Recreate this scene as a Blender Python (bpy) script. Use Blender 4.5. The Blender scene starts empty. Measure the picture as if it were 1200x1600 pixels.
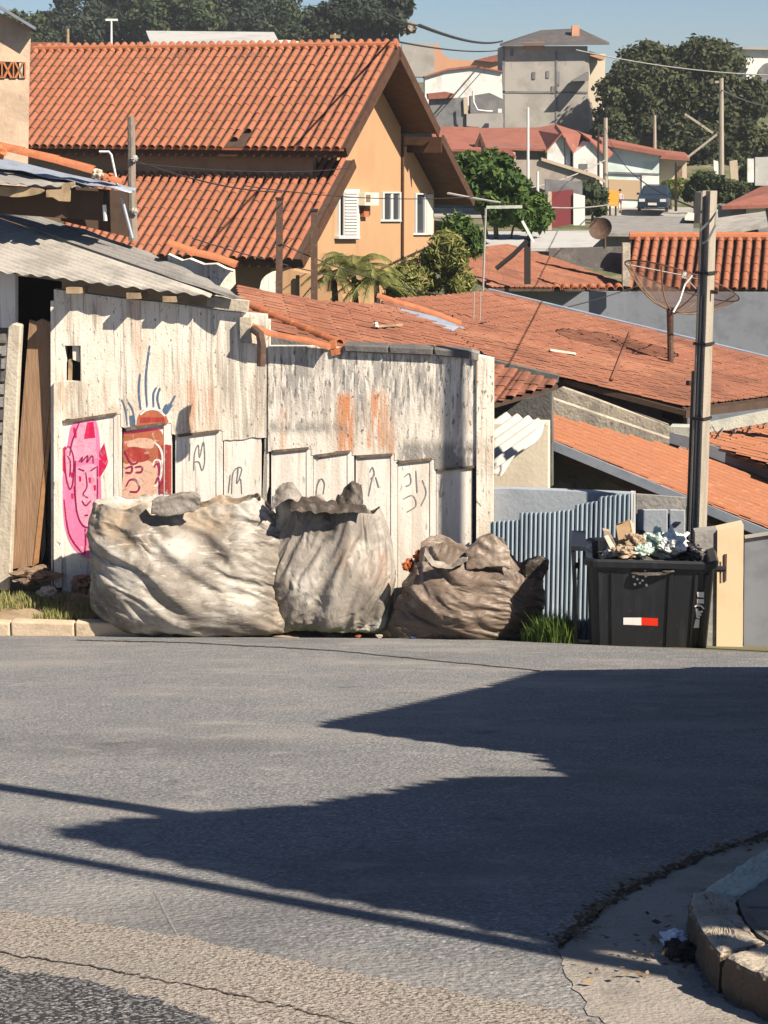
import bpy, math, random
import numpy as np
from mathutils import Vector, Matrix, noise
random.seed(7); RNG = np.random.default_rng(11)
V = Vector
SC = bpy.context.scene
COL = SC.collection
R = math.radians

# ------------------------------------------------------------------ camera
F = 3000.0                      # focal length in photo pixels (1200 x 1600)
PITCH = math.atan(635 / F)
CP, SP = math.cos(PITCH), math.sin(PITCH)
cam_d = bpy.data.cameras.new('camera'); cam = bpy.data.objects.new('camera', cam_d); COL.objects.link(cam)
cam.location = (0, 0, 0); cam.rotation_euler = (math.pi / 2 - PITCH, 0, 0)
cam_d.sensor_fit = 'VERTICAL'; cam_d.sensor_height = 24.0; cam_d.lens = 24.0 * F / 1600.0
cam_d.clip_start = 0.1; cam_d.clip_end = 3000
SC.camera = cam

# ------------------------------------------------------------------ world, sun, exposure
SUN_AZ, SUN_EL = R(49), R(42)          # azimuth to the right of straight behind the camera
TOSUN = V((math.sin(SUN_AZ) * math.cos(SUN_EL), -math.cos(SUN_AZ) * math.cos(SUN_EL), math.sin(SUN_EL)))
w = bpy.data.worlds.new('World'); SC.world = w; w.use_nodes = True
nt = w.node_tree; nt.nodes.clear()
sky = nt.nodes.new('ShaderNodeTexSky'); sky.sky_type = 'NISHITA'; sky.sun_disc = False
sky.sun_elevation = SUN_EL; sky.sun_rotation = math.atan2(TOSUN.x, TOSUN.y)
sky.air_density = 0.8; sky.dust_density = 0.7; sky.ozone_density = 4.0; sky.altitude = 1200
bg = nt.nodes.new('ShaderNodeBackground'); bg.inputs['Strength'].default_value = 0.05
wo = nt.nodes.new('ShaderNodeOutputWorld')
nt.links.new(sky.outputs[0], bg.inputs['Color']); nt.links.new(bg.outputs[0], wo.inputs['Surface'])
sl = bpy.data.lights.new('sun', 'SUN'); sl.energy = 5.0; sl.angle = R(0.53); sl.color = (1.0, 0.88, 0.725)
so = bpy.data.objects.new('sun', sl); COL.objects.link(so)
so.rotation_euler = (-TOSUN).to_track_quat('-Z', 'Y').to_euler(); so.location = (20, -20, 30)
SC.view_settings.view_transform = 'Standard'; SC.view_settings.look = 'None'
SC.view_settings.exposure = 0.86; SC.view_settings.gamma = 1.0; SC.view_settings.use_curve_mapping = False
SC.cycles.use_denoising = True
SC.cycles.max_bounces = 6; SC.cycles.diffuse_bounces = 1; SC.cycles.transparent_max_bounces = 12

# ------------------------------------------------------------------ measuring helpers
def ray(px, py):
    u = (px - 600) / F; v = (py - 800) / F
    return V((u, CP - v * SP, -SP - v * CP))
def W(px, py, y):
    d = ray(px, py); return d * (y / d.y)
def hit(px, py, pl):
    d = ray(px, py); return d * (pl[0].dot(pl[1]) / d.dot(pl[1]))
def plan(deg):                      # unit plan vector, 0 = +x, positive towards +y
    return V((math.cos(R(deg)), math.sin(R(deg)), 0))
def slope_plane(p, down, pitch):    # a roof plane through p that falls along the plan vector 'down'
    d = V((down.x * math.cos(R(pitch)), down.y * math.cos(R(pitch)), -math.sin(R(pitch))))
    e = V((-down.y, down.x, 0))
    n = e.cross(d)
    if n.z < 0: n = -n
    return (p, n.normalized(), d, e)
def wall_plane(p, along):           # vertical plane through p, normal towards the camera side
    n = V((along.y, -along.x, 0)).normalized()
    if n.dot(V((0, -1, 0))) < 0: n = -n
    return (p, n)
def nz(x, y=0.0, z=0.0): return noise.noise(V((x, y, z)))
def fbm(p, o=4): return noise.fractal(p, 1.0, 2.0, o)

# ------------------------------------------------------------------ mesh helpers
class MB:
    def __init__(s): s.v = []; s.f = []
    def add(s, vs, fs):
        o = len(s.v); s.v += [tuple(q) for q in vs]; s.f += [tuple(i + o for i in f) for f in fs]; return s
    def quad(s, a, b, c, d): return s.add([a, b, c, d], [(0, 1, 2, 3)])
    def poly(s, pts): return s.add(pts, [tuple(range(len(pts)))])
    def prism(s, pts, vec):
        n = len(pts); vec = V(vec)
        vs = [V(p) for p in pts] + [V(p) + vec for p in pts]
        fs = [tuple(range(n))[::-1], tuple(range(n, 2 * n))] + [(i, (i + 1) % n, n + (i + 1) % n, n + i) for i in range(n)]
        nn = V((0, 0, 0))
        for i in range(n): nn += vs[i].cross(vs[(i + 1) % n])
        if nn.dot(vec) < 0: fs = [f[::-1] for f in fs]
        return s.add(vs, fs)
    def box(s, c, sx, sy, sz, ax=V((1, 0, 0)), ay=V((0, 1, 0)), az=V((0, 0, 1))):
        c = V(c); vs = [c + ax * (i * sx / 2) + ay * (j * sy / 2) + az * (k * sz / 2) for k in (-1, 1) for j in (-1, 1) for i in (-1, 1)]
        return s.add(vs, [(0, 2, 3, 1), (4, 5, 7, 6), (0, 1, 5, 4), (2, 6, 7, 3), (0, 4, 6, 2), (1, 3, 7, 5)])
    def bar(s, a, b, w, h, up=V((0, 0, 1))):
        a, b = V(a), V(b); d = (b - a); L = d.length; d.normalize()
        sx = d.cross(up)
        if sx.length < 1e-4: sx = d.cross(V((0, 1, 0)))
        sx.normalize(); uz = sx.cross(d)
        return s.box((a + b) / 2, w, L, h, sx, d, uz)
    def tube(s, pts, r, n=8, cap=True):
        pts = [V(p) for p in pts]; m = len(pts); rr = r if isinstance(r, (list, tuple)) else [r] * m
        o = len(s.v); prev = None
        for i, p in enumerate(pts):
            d = (pts[min(i + 1, m - 1)] - pts[max(i - 1, 0)]).normalized()
            a = d.cross(V((0, 0, 1)) if abs(d.z) < .9 else V((1, 0, 0))) if prev is None else prev - d * prev.dot(d)
            a.normalize(); prev = a; b = d.cross(a)
            for k in range(n):
                t = 2 * math.pi * k / n; s.v.append(tuple(p + (a * math.cos(t) + b * math.sin(t)) * rr[i]))
        for i in range(m - 1):
            for k in range(n):
                k2 = (k + 1) % n; s.f.append((o + i * n + k, o + i * n + k2, o + (i + 1) * n + k2, o + (i + 1) * n + k))
        if cap:
            s.f.append(tuple(o + k for k in range(n))[::-1]); s.f.append(tuple(o + (m - 1) * n + k for k in range(n)))
        return s
    def grid(s, P):                 # P[i][j] points
        o = len(s.v); n, m = len(P), len(P[0])
        for row in P: s.v += [tuple(q) for q in row]
        for i in range(n - 1):
            for j in range(m - 1): s.f.append((o + i * m + j, o + (i + 1) * m + j, o + (i + 1) * m + j + 1, o + i * m + j + 1))
        return s
    def mesh(s, name, mat=None, smooth=False):
        me = bpy.data.meshes.new(name); me.from_pydata(s.v, [], s.f)
        if mat: me.materials.append(mat)
        if smooth: me.polygons.foreach_set('use_smooth', [True] * len(me.polygons))
        me.update(); return me
    def build(s, name, mat, parent=None, smooth=False, **kw):
        o = bpy.data.objects.new(name, s.mesh(name, mat, smooth)); COL.objects.link(o)
        adopt(o, parent); tag(o, **kw); return o
ROOTLOC = {}
def adopt(o, parent):
    if parent is None: return
    o.parent = parent
    o.matrix_parent_inverse = Matrix.Translation(-V(ROOTLOC.get(parent.name, (0, 0, 0))))
def tag(o, label=None, cat=None, group=None, kind=None):
    if label: o['label'] = label
    if cat: o['category'] = cat
    if group: o['group'] = group
    if kind: o['kind'] = kind
    return o
def thing(name, label, cat, base, group=None):
    o = bpy.data.objects.new(name, None); COL.objects.link(o); o.location = base; o.empty_display_size = .2
    ROOTLOC[o.name] = V(base); tag(o, label, cat, group); return o
def place(name, me, M, parent=None, **kw):
    o = bpy.data.objects.new(name, me); COL.objects.link(o)
    if parent is not None:
        o.parent = parent; o.matrix_parent_inverse = Matrix.Translation(-V(ROOTLOC.get(parent.name, (0, 0, 0))))
    o.matrix_basis = M; tag(o, **kw); return o
def frame(o, x, y, z):
    return Matrix(((x.x, y.x, z.x, o.x), (x.y, y.y, z.y, o.y), (x.z, y.z, z.z, o.z), (0, 0, 0, 1)))
def bevel(o, w=.01, seg=1):
    m = o.modifiers.new('bevel', 'BEVEL'); m.width = w; m.segments = seg; m.limit_method = 'ANGLE'; return o

# ------------------------------------------------------------------ materials
def mat(name, base, layers=(), rough=.85, bump=0.0, bscale=30.0, bstretch=(1, 1, 1), metal=0.0, rnd=0.0, rotz=0.0, spec=.3, island=0.0, bdist=.02, trans=0.0, grime=None, bt=None, wear=0.0):
    """base colour plus layers: dict(c, s scale, st stretch, lo, hi, a amount, t 'noise'/'voro'/'wave', z=(z0,z1) fade, x=(x0,x1,soft), zz=(z0,z1,soft))"""
    m = bpy.data.materials.new(name); m.use_nodes = True; N = m.node_tree.nodes; L = m.node_tree.links
    b = N['Principled BSDF']; b.inputs['Roughness'].default_value = rough; b.inputs['Metallic'].default_value = metal
    b.inputs['Specular IOR Level'].default_value = spec
    tc = N.new('ShaderNodeTexCoord'); co = tc.outputs['Object']
    if rotz:
        mp = N.new('ShaderNodeMapping'); mp.inputs['Rotation'].default_value = (0, 0, rotz); L.new(co, mp.inputs[0]); co = mp.outputs[0]
    sep = None
    rgb = N.new('ShaderNodeRGB'); rgb.outputs[0].default_value = (*base, 1); cur = rgb.outputs[0]
    def mathn(op, a, bb):
        q = N.new('ShaderNodeMath'); q.operation = op
        for i, z in enumerate((a, bb)):
            if isinstance(z, (int, float)): q.inputs[i].default_value = z
            else: L.new(z, q.inputs[i])
        return q.outputs[0]
    def ramp(val, lo, hi):
        q = N.new('ShaderNodeMapRange'); q.interpolation_type = 'SMOOTHSTEP'; L.new(val, q.inputs[0])
        q.inputs[1].default_value = lo; q.inputs[2].default_value = hi; return q.outputs[0]
    for i, l in enumerate(layers):
        mp = N.new('ShaderNodeMapping'); st = l.get('st', (1, 1, 1)); mp.inputs['Scale'].default_value = st
        mp.inputs['Location'].default_value = (i * 3.7, i * 1.3, i * 2.1); L.new(co, mp.inputs[0])
        ty = l.get('t', 'noise')
        if ty == 'noise':
            q = N.new('ShaderNodeTexNoise'); q.inputs['Detail'].default_value = l.get('d', 5); q.inputs['Roughness'].default_value = l.get('r', .6); out = q.outputs[0]
        elif ty == 'voro':
            q = N.new('ShaderNodeTexVoronoi'); out = q.outputs['Distance']
        elif ty == 'cell':
            q = N.new('ShaderNodeTexVoronoi'); sc_ = N.new('ShaderNodeSeparateColor'); L.new(q.outputs['Color'], sc_.inputs[0]); out = sc_.outputs[0]
        elif ty == 'rand':
            q = None; oi = N.new('ShaderNodeObjectInfo'); out = oi.outputs['Random']
        elif ty == 'island':
            q = None; oi = N.new('ShaderNodeNewGeometry'); out = oi.outputs['Random Per Island']
        if q is not None:
            q.inputs['Scale'].default_value = l.get('s', 5); L.new(mp.outputs[0], q.inputs['Vector'])
        fac = ramp(out, l.get('lo', .4), l.get('hi', .65)) if l.get('lo', .4) < l.get('hi', .65) else mathn('SUBTRACT', 1.0, ramp(out, l['hi'], l['lo']))
        for key, ax in (('x', 0), ('y', 1), ('zz', 2)):
            if key in l:
                if sep is None:
                    sep = N.new('ShaderNodeSeparateXYZ'); L.new(co, sep.inputs[0])
                a0, a1, sf = l[key]
                fac = mathn('MULTIPLY', fac, ramp(sep.outputs[ax], a0 - sf, a0 + sf))
                fac = mathn('MULTIPLY', fac, mathn('SUBTRACT', 1.0, ramp(sep.outputs[ax], a1 - sf, a1 + sf)))
        fac = mathn('MULTIPLY', fac, l.get('a', 1.0))
        mx = N.new('ShaderNodeMix'); mx.data_type = 'RGBA'; mx.blend_type = l.get('m', 'MIX')
        L.new(fac, mx.inputs[0]); L.new(cur, mx.inputs[6]); mx.inputs[7].default_value = (*l['c'], 1); cur = mx.outputs[2]
    if grime:  # paints shade onto steep faces by darkening their colour
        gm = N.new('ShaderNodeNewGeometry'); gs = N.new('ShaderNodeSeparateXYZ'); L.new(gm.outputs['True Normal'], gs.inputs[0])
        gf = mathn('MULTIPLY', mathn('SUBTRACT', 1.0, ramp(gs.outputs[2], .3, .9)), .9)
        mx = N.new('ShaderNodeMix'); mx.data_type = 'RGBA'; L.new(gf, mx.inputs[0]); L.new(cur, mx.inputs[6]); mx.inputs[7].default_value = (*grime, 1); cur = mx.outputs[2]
    if rnd or island:
        hs = N.new('ShaderNodeHueSaturation'); L.new(cur, hs.inputs['Color'])
        src = N.new('ShaderNodeObjectInfo').outputs['Random'] if rnd else N.new('ShaderNodeNewGeometry').outputs['Random Per Island']
        q = N.new('ShaderNodeMapRange'); L.new(src, q.inputs[0]); k = rnd or island
        q.inputs[3].default_value = 1 - k; q.inputs[4].default_value = 1 + k; L.new(q.outputs[0], hs.inputs['Value']); cur = hs.outputs[0]
    L.new(cur, b.inputs['Base Color'])
    if bump:
        mp = N.new('ShaderNodeMapping'); mp.inputs['Scale'].default_value = bstretch; L.new(co, mp.inputs[0])
        q = N.new('ShaderNodeTexNoise'); q.inputs['Scale'].default_value = bscale; q.inputs['Detail'].default_value = 5 if not bt else 2; q.noise_type = 'FBM'; q.inputs['Distortion'].default_value = .6 if bt else 0; L.new(mp.outputs[0], q.inputs['Vector'])
        if bt == 'CRUMPLE':
            wn = N.new('ShaderNodeTexNoise'); wn.inputs['Scale'].default_value = bscale * .7; L.new(mp.outputs[0], wn.inputs['Vector'])
            va = N.new('ShaderNodeVectorMath'); va.operation = 'MULTIPLY_ADD'; L.new(wn.outputs['Color'], va.inputs[0]); va.inputs[1].default_value = (.35, .35, .35); L.new(mp.outputs[0], va.inputs[2])
            hs_ = None
            for k_, (sc_, am_) in enumerate(((1.0, 1.0), (2.3, .45), (5.2, .2))):
                vo = N.new('ShaderNodeTexVoronoi'); vo.feature = 'F1'; vo.distance = 'MANHATTAN' if k_ == 1 else 'EUCLIDEAN'; vo.inputs['Scale'].default_value = bscale * sc_; L.new(va.outputs[0], vo.inputs['Vector'])
                hh = mathn('MULTIPLY', vo.outputs['Distance'], am_); hs_ = hh if hs_ is None else mathn('ADD', hs_, hh)
        bp = N.new('ShaderNodeBump'); bp.inputs['Strength'].default_value = bump; bp.inputs['Distance'].default_value = bdist
        L.new(hs_ if bt == 'CRUMPLE' else q.outputs[0], bp.inputs['Height']); L.new(bp.outputs[0], b.inputs['Normal'])
    if trans:
        tr = N.new('ShaderNodeBsdfTranslucent'); L.new(cur, tr.inputs['Color'])
        ms = N.new('ShaderNodeMixShader'); ms.inputs[0].default_value = trans
        L.new(b.outputs[0], ms.inputs[1]); L.new(tr.outputs[0], ms.inputs[2]); L.new(ms.outputs[0], N['Material Output'].inputs['Surface'])
    if wear:
        q = N.new('ShaderNodeTexNoise'); q.inputs['Scale'].default_value = 16; q.inputs['Detail'].default_value = 6; q.inputs['Roughness'].default_value = .75; L.new(co, q.inputs['Vector'])
        fa_ = mathn('MULTIPLY', ramp(q.outputs[0], .52, .62), wear); td = N.new('ShaderNodeBsdfTransparent')
        ms = N.new('ShaderNodeMixShader'); L.new(fa_, ms.inputs[0]); L.new(b.outputs[0], ms.inputs[1]); L.new(td.outputs[0], ms.inputs[2]); L.new(ms.outputs[0], N['Material Output'].inputs['Surface'])
    return m
def lay(c, s=5, lo=.4, hi=.65, a=1.0, **k): return dict(c=c, s=s, lo=lo, hi=hi, a=a, **k)

WANG = R(6)
M = {}
def D(k, *a, **kw): M[k] = mat(k, *a, **kw)
D('asphalt', (.228, .231, .238), [lay((.122, .126, .134), 38, .46, .60, .8), lay((.47, .455, .43), 48, .55, .65, .9), lay((.11, .11, .112), 15, .56, .68, .6), lay((.34, .32, .295), .9, .45, .7, .6, st=(.8, 1, 1)), lay((.13, .13, .135), .45, .50, .70, .6, st=(.7, 1, 1)), lay((.38, .36, .33), 3.2, .54, .70, .4), lay((.075, .075, .078), 1.8, .63, .74, .6), lay((.66, .64, .60), 32, .68, .72, .8)], rough=.9, bump=1.0, bscale=42, bdist=.018)
D('pebbled', (.42, .375, .325), [lay((.31, .27, .23), 1, .3, .7, .6, t='cell') | dict(s=75), lay((.13, .11, .09), 75, .55, .72, .85, t='voro'), lay((.08, .07, .06), 60, .60, .68, .85), lay((.58, .52, .44), 50, .60, .72, .6), lay((.28, .26, .235), 1.6, .48, .7, .6)], rough=.95, bump=1.0, bscale=65, bdist=.018)
D('coarse', (.19, .19, .195), [lay((.36, .35, .34), 1, .55, .9, .8, t='cell') | dict(s=62), lay((.03, .03, .035), 62, .40, .56, .95, t='voro'), lay((.62, .60, .57), 70, .62, .68, .9), lay((.09, .09, .095), 3, .5, .7, .5)], rough=.95, bump=1.0, bscale=58, bdist=.02)
D('gutter', (.36, .325, .285), [lay((.23, .21, .19), 4, .45, .65, .7), lay((.16, .14, .12), 35, .55, .7, .5), lay((.5, .43, .35), 60, .58, .7, .4)], rough=.95, bump=.5, bscale=60)
D('dirt', (.045, .038, .032), [lay((.11, .09, .07), 30, .5, .65, .7)], rough=1, bump=1, bscale=60, bdist=.02)
D('kerb', (.44, .385, .31), grime=(.085, .062, .045), layers=[lay((.27, .23, .19), 3, .45, .65, .7), lay((.20, .17, .14), 30, .58, .7, .6), lay((.55, .5, .43), 9, .55, .7, .4)], rough=.95, bump=.6, bscale=45)  # kerb sides get a dark brown that stands for their shade
D('kerb_pale', (.50, .53, .46), [lay((.34, .36, .32), 5, .45, .65, .6), lay((.22, .2, .17), 30, .6, .7, .5)], rough=.95, bump=.5, bscale=45)
D('kerb_far', (.58, .47, .34), [lay((.40, .31, .22), 5, .45, .65, .6)], rough=.95, bump=.4, bscale=30)
D('slab', (.20, .19, .175), [lay((.12, .115, .11), 3, .45, .65, .6)], rough=.9, bump=.4, bscale=40)
D('earth', (.34, .26, .17), [lay((.22, .16, .10), 4, .45, .65, .7), lay((.33, .27, .18), 9, .55, .7, .5)], rough=1, bump=.7, bscale=14)
D('hillside', (.16, .15, .09), [lay((.06, .085, .03), .4, .42, .6, .9), lay((.30, .24, .17), .7, .55, .7, .6)], rough=1)
D('far_road', (.36, .34, .31), [lay((.26, .25, .23), 1, .45, .65, .6)], rough=1)
WX = WANG
D('panel_white', (.86, .82, .75), [lay((.62, .55, .46), 2.0, .46, .66, .65, st=(4, 4, .5)), lay((.34, .30, .26), 3.2, .57, .70, .6, st=(7, 7, .22)), lay((.30, .27, .24), 16, .60, .69, .65, st=(2, 2, .4)), lay((.60, .38, .24), 2.6, .58, .70, .5, st=(7, 7, .2)), lay((.40, .34, .28), 2.2, .50, .66, .7, zz=(-6.6, -5.55, .35))], rough=.9, bump=.3, bscale=34, bdist=.012, rotz=WX)
D('ledge_shadow', (.15, .11, .08), [lay((.32, .25, .18), 12, .5, .65, .6)], rough=.9)
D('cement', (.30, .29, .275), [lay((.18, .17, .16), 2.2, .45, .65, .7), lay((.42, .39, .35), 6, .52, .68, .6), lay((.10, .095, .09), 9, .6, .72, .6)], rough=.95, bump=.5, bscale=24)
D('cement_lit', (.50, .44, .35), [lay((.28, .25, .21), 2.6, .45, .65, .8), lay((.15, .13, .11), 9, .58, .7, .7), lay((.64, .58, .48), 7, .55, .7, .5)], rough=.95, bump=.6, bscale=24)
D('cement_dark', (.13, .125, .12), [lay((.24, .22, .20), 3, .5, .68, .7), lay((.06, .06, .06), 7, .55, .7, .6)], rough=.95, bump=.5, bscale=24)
D('fence_post', (.56, .50, .40), [lay((.38, .33, .26), 4, .45, .66, .7, st=(2, 2, .5)), lay((.20, .18, .15), 16, .6, .72, .6)], rough=.95, bump=.5, bscale=24)
D('plank', (.33, .21, .13), [lay((.24, .145, .085), 4, .4, .65, .8, st=(9, 9, .5)), lay((.34, .23, .15), 8, .56, .7, .5, st=(10, 10, .4))], rough=.8, bump=.4, bscale=12, bstretch=(6, 6, .4))
D('plank_edge', (.42, .22, .10), [lay((.28, .14, .06), 10, .45, .65, .8)], rough=.85)
D('old_wood', (.38, .28, .17), [lay((.20, .15, .10), 5, .45, .65, .8)], rough=.9, bump=.3, bscale=16)
D('dark_wood', (.085, .055, .04), [lay((.05, .035, .028), 5, .45, .65, .6)], rough=.8)
D('eave_wood', (.085, .042, .026), [lay((.05, .027, .018), 2, .45, .65, .7, st=(1, 3, 3)), lay((.13, .075, .035), 5, .55, .7, .5)], rough=.6)
D('weathered_wood', (.26, .22, .18), [lay((.14, .12, .10), 5, .45, .65, .8, st=(3, 3, .4))], rough=.9, bump=.4, bscale=18)
D('asbestos', (.42, .395, .355), [lay((.26, .245, .22), 1.6, .42, .62, .75), lay((.54, .51, .46), 3, .54, .7, .6), lay((.16, .14, .12), 3.4, .64, .74, .6), lay((.30, .29, .27), .7, .55, .72, .5)], rough=.95, bump=.3, bscale=25)
D('asbestos_grey', (.26, .25, .235), [lay((.17, .165, .16), 2.5, .45, .66, .7), lay((.36, .34, .31), 5, .55, .7, .5)], rough=.95, bump=.3, bscale=25)
D('asbestos_white', (.52, .49, .45), [lay((.40, .37, .34), 4, .5, .68, .6)], rough=.95, bump=.2, bscale=25)
D('zinc', (.42, .47, .55), [lay((.30, .34, .41), 5, .45, .65, .6)], rough=.45, metal=.35)
D('zinc_dull', (.20, .22, .26), [lay((.14, .155, .18), 3, .45, .65, .6)], rough=.6)
TILE = [lay((.36, .135, .075), .6, .45, .68, .6), lay((.17, .07, .045), 1.1, .54, .7, .65), lay((.20, .08, .055), 7, .56, .7, .6), lay((.50, .25, .15), 11, .58, .7, .5)]
D('tile', (.315, .118, .066), TILE + [lay((.06, .035, .03), 5, .66, .76, .6)], rough=.85, rnd=.10, bump=.2, bscale=30)
D('tile_field', (.315, .118, .066), TILE, rough=.85, island=.10)
OLD = [lay((.32, .135, .082), 1.6, .45, .66, .6), lay((.15, .07, .05), 6, .54, .66, .6, st=(.5, 2.2, 1)), lay((.50, .26, .17), 13, .56, .68, .5, st=(.6, 2.5, 1)), lay((.13, .062, .042), .8, .50, .68, .6), lay((.42, .20, .12), .6, .52, .68, .5), lay((.60, .46, .38), 30, .65, .73, .5), lay((.10, .06, .05), 24, .60, .70, .5, st=(.6, 2, 1))]
D('tile_old', (.275, .112, .069), OLD, rough=.9, bump=.5, bscale=40, rotz=R(17))
D('tile_bright', (.345, .145, .08), [lay((.38, .15, .075), 2, .45, .66, .7), lay((.52, .26, .15), 9, .55, .68, .5, st=(.6, 2.5, 1)), lay((.26, .09, .045), 12, .62, .72, .4, st=(.6, 2.5, 1))], rough=.9, bump=.4, bscale=40, rotz=WX)
D('tile_far', (.29, .112, .08), [lay((.22, .085, .06), 1.2, .45, .65, .7), lay((.36, .17, .12), 4, .55, .7, .5)], rough=.9)
D('clay', (.42, .15, .07), [lay((.28, .10, .05), 6, .45, .65, .6), lay((.52, .24, .13), 12, .56, .7, .5)], rough=.8, bump=.3, bscale=40)
D('yellow', (.47, .288, .158), [lay((.43, .25, .13), .7, .45, .7, .6), lay((.33, .195, .105), 1.1, .56, .72, .5, st=(3, 3, .25)), lay((.53, .34, .20), 2.5, .58, .72, .4, st=(2, 2, .5)), lay((.24, .16, .11), 5, .66, .75, .4, st=(3, 3, .3))], rough=.9, bump=.1, bscale=30)
D('white_paint', (.60, .595, .58), [lay((.50, .49, .47), 4, .5, .7, .4)], rough=.6)
D('glass', (.03, .04, .055), rough=.08, spec=.6)
D('brick_plaster', (.62, .46, .33), [lay((.44, .33, .25), 1.6, .45, .66, .8), lay((.72, .57, .43), 3, .54, .7, .6), lay((.24, .20, .17), 5, .62, .74, .6)], rough=.95, bump=.5, bscale=12)
D('hollow_brick', (.50, .19, .08), [lay((.36, .13, .06), 9, .45, .65, .6)], rough=.9)
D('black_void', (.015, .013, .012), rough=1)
D('metal_dark', (.035, .03, .028), rough=.6)
D('metal_rust', (.10, .065, .05), [lay((.20, .10, .06), 12, .5, .65, .7)], rough=.8)
D('metal_white', (.72, .72, .70), rough=.45)
D('wire', (.03, .03, .032), rough=.6)
D('wire_pale', (.36, .35, .33), rough=.6)
D('concrete_pole', (.38, .335, .275), [lay((.25, .22, .18), 4, .45, .66, .6, st=(3, 3, .4)), lay((.24, .22, .19), 20, .6, .72, .5)], rough=.9, bump=.3, bscale=30)
D('fence_metal', (.34, .42, .49), [lay((.23, .29, .35), 2, .45, .66, .7, st=(5, 5, .6)), lay((.45, .49, .52), 8, .58, .7, .4)], rough=.55)
D('bluegrey_wall', (.33, .37, .42), [lay((.26, .29, .33), 2, .45, .66, .7), lay((.42, .44, .46), 6, .58, .7, .4)], rough=.9, bump=.3, bscale=20)
D('cream_wall', (.70, .63, .50), [lay((.58, .51, .40), 2, .5, .7, .6)], rough=.9, bump=.2, bscale=20)
D('gate_yellow', (.74, .58, .38), [lay((.66, .50, .32), 3, .5, .7, .6)], rough=.7)
D('bin_plastic', (.013, .0145, .019), [lay((.034, .036, .042), 3, .5, .7, .6, st=(3, 3, .5)), lay((.09, .085, .08), 14, .64, .75, .5)], rough=.42, spec=.5)
D('sticker_white', (.80, .79, .76), [lay((.62, .61, .58), 14, .5, .65, .5)], rough=.4)
D('sticker_red', (.72, .035, .012), rough=.4)
BAGC = dict(bstretch=(1, 1, 2.2))
D('bag_pale', (.335, .308, .27), [lay((.175, .15, .125), 1.0, .40, .56, .9), lay((.50, .475, .43), 1.5, .48, .64, .8), lay((.095, .08, .065), 1.7, .53, .67, .8), lay((.34, .25, .165), .9, .50, .64, .7), lay((.13, .115, .10), 9, .58, .68, .6, st=(.35, 1, 2.4)), lay((.60, .575, .53), 8, .58, .68, .6, st=(.35, 1, 2.4)), lay((.09, .08, .07), 30, .62, .70, .5)], rough=.55, spec=.35, bump=.16, bscale=7, bdist=.04, bstretch=(.7, 1, 1.5), bt='CRUMPLE')
D('bag_grey', (.33, .30, .265), [lay((.17, .15, .13), 1.3, .40, .60, .85), lay((.52, .50, .455), 1.7, .50, .64, .8), lay((.085, .072, .06), 2.0, .53, .68, .8), lay((.30, .21, .15), 1.2, .54, .68, .65), lay((.13, .115, .10), 10, .58, .68, .55, st=(1.5, 1, .5)), lay((.08, .07, .06), 30, .61, .69, .55)], rough=.55, spec=.35, bump=.16, bscale=7, bdist=.04, bstretch=(1.4, 1, .8), bt='CRUMPLE')
D('bag_brown', (.175, .132, .102), [lay((.115, .085, .066), 1.5, .42, .64, .8), lay((.33, .27, .22), 2.0, .52, .66, .7), lay((.055, .042, .034), 2.6, .57, .70, .7), lay((.38, .31, .25), 9, .60, .70, .45, st=(.4, 1, 2.4)), lay((.07, .055, .045), 9, .60, .70, .5, st=(.4, 1, 2.4))], rough=.5, spec=.4, bump=.16, bscale=7, bdist=.04, bstretch=(.7, 1, 1.5), bt='CRUMPLE')
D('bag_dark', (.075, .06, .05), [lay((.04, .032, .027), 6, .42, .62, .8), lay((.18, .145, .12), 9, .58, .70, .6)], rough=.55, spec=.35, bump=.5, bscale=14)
D('leaf_grass', (.09, .17, .03), [lay((.17, .22, .05), 1, .3, .8, .8, t='island'), lay((.05, .10, .02), 3, .45, .65, .5)], rough=.8, trans=.25)
D('leaf_dry', (.36, .33, .14), [lay((.20, .24, .07), 1, .3, .8, .8, t='island')], rough=.9, trans=.2)
D('litter', (.14, .10, .06), [lay((.30, .22, .12), 1, .6, .95, .8, t='island'), lay((.04, .03, .025), 1, .4, .1, .8, t='island')], rough=.9)
def leafm(k, a, b, c, tr=.18): D(k, a, [lay(b, .35, .42, .62, .8), lay(c, 1, .35, .95, .75, t='island')], rough=.7, trans=tr)
leafm('leaf_far', (.045, .068, .030), (.024, .042, .024), (.095, .11, .045))
leafm('leaf_far_dark', (.030, .044, .030), (.018, .030, .024), (.055, .068, .038))
leafm('leaf_big', (.050, .066, .028), (.022, .034, .018), (.11, .115, .045))
leafm('leaf_citrus', (.055, .115, .022), (.025, .062, .014), (.12, .18, .035))
leafm('leaf_palm', (.16, .18, .05), (.08, .105, .03), (.36, .33, .11))
leafm('leaf_hedge', (.16, .19, .04), (.10, .13, .03), (.22, .24, .06))
D('bark', (.10, .08, .06), [lay((.05, .04, .03), 4, .45, .65, .7)], rough=.95)
D('stone', (.40, .35, .29), [lay((.25, .22, .18), 8, .45, .65, .7)], rough=.95, bump=.5, bscale=30)
D('brown_step', (.22, .155, .105), [lay((.13, .09, .065), 8, .45, .65, .7), lay((.34, .25, .17), 12, .58, .7, .5)], rough=.95, bump=.6, bscale=30)
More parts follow.
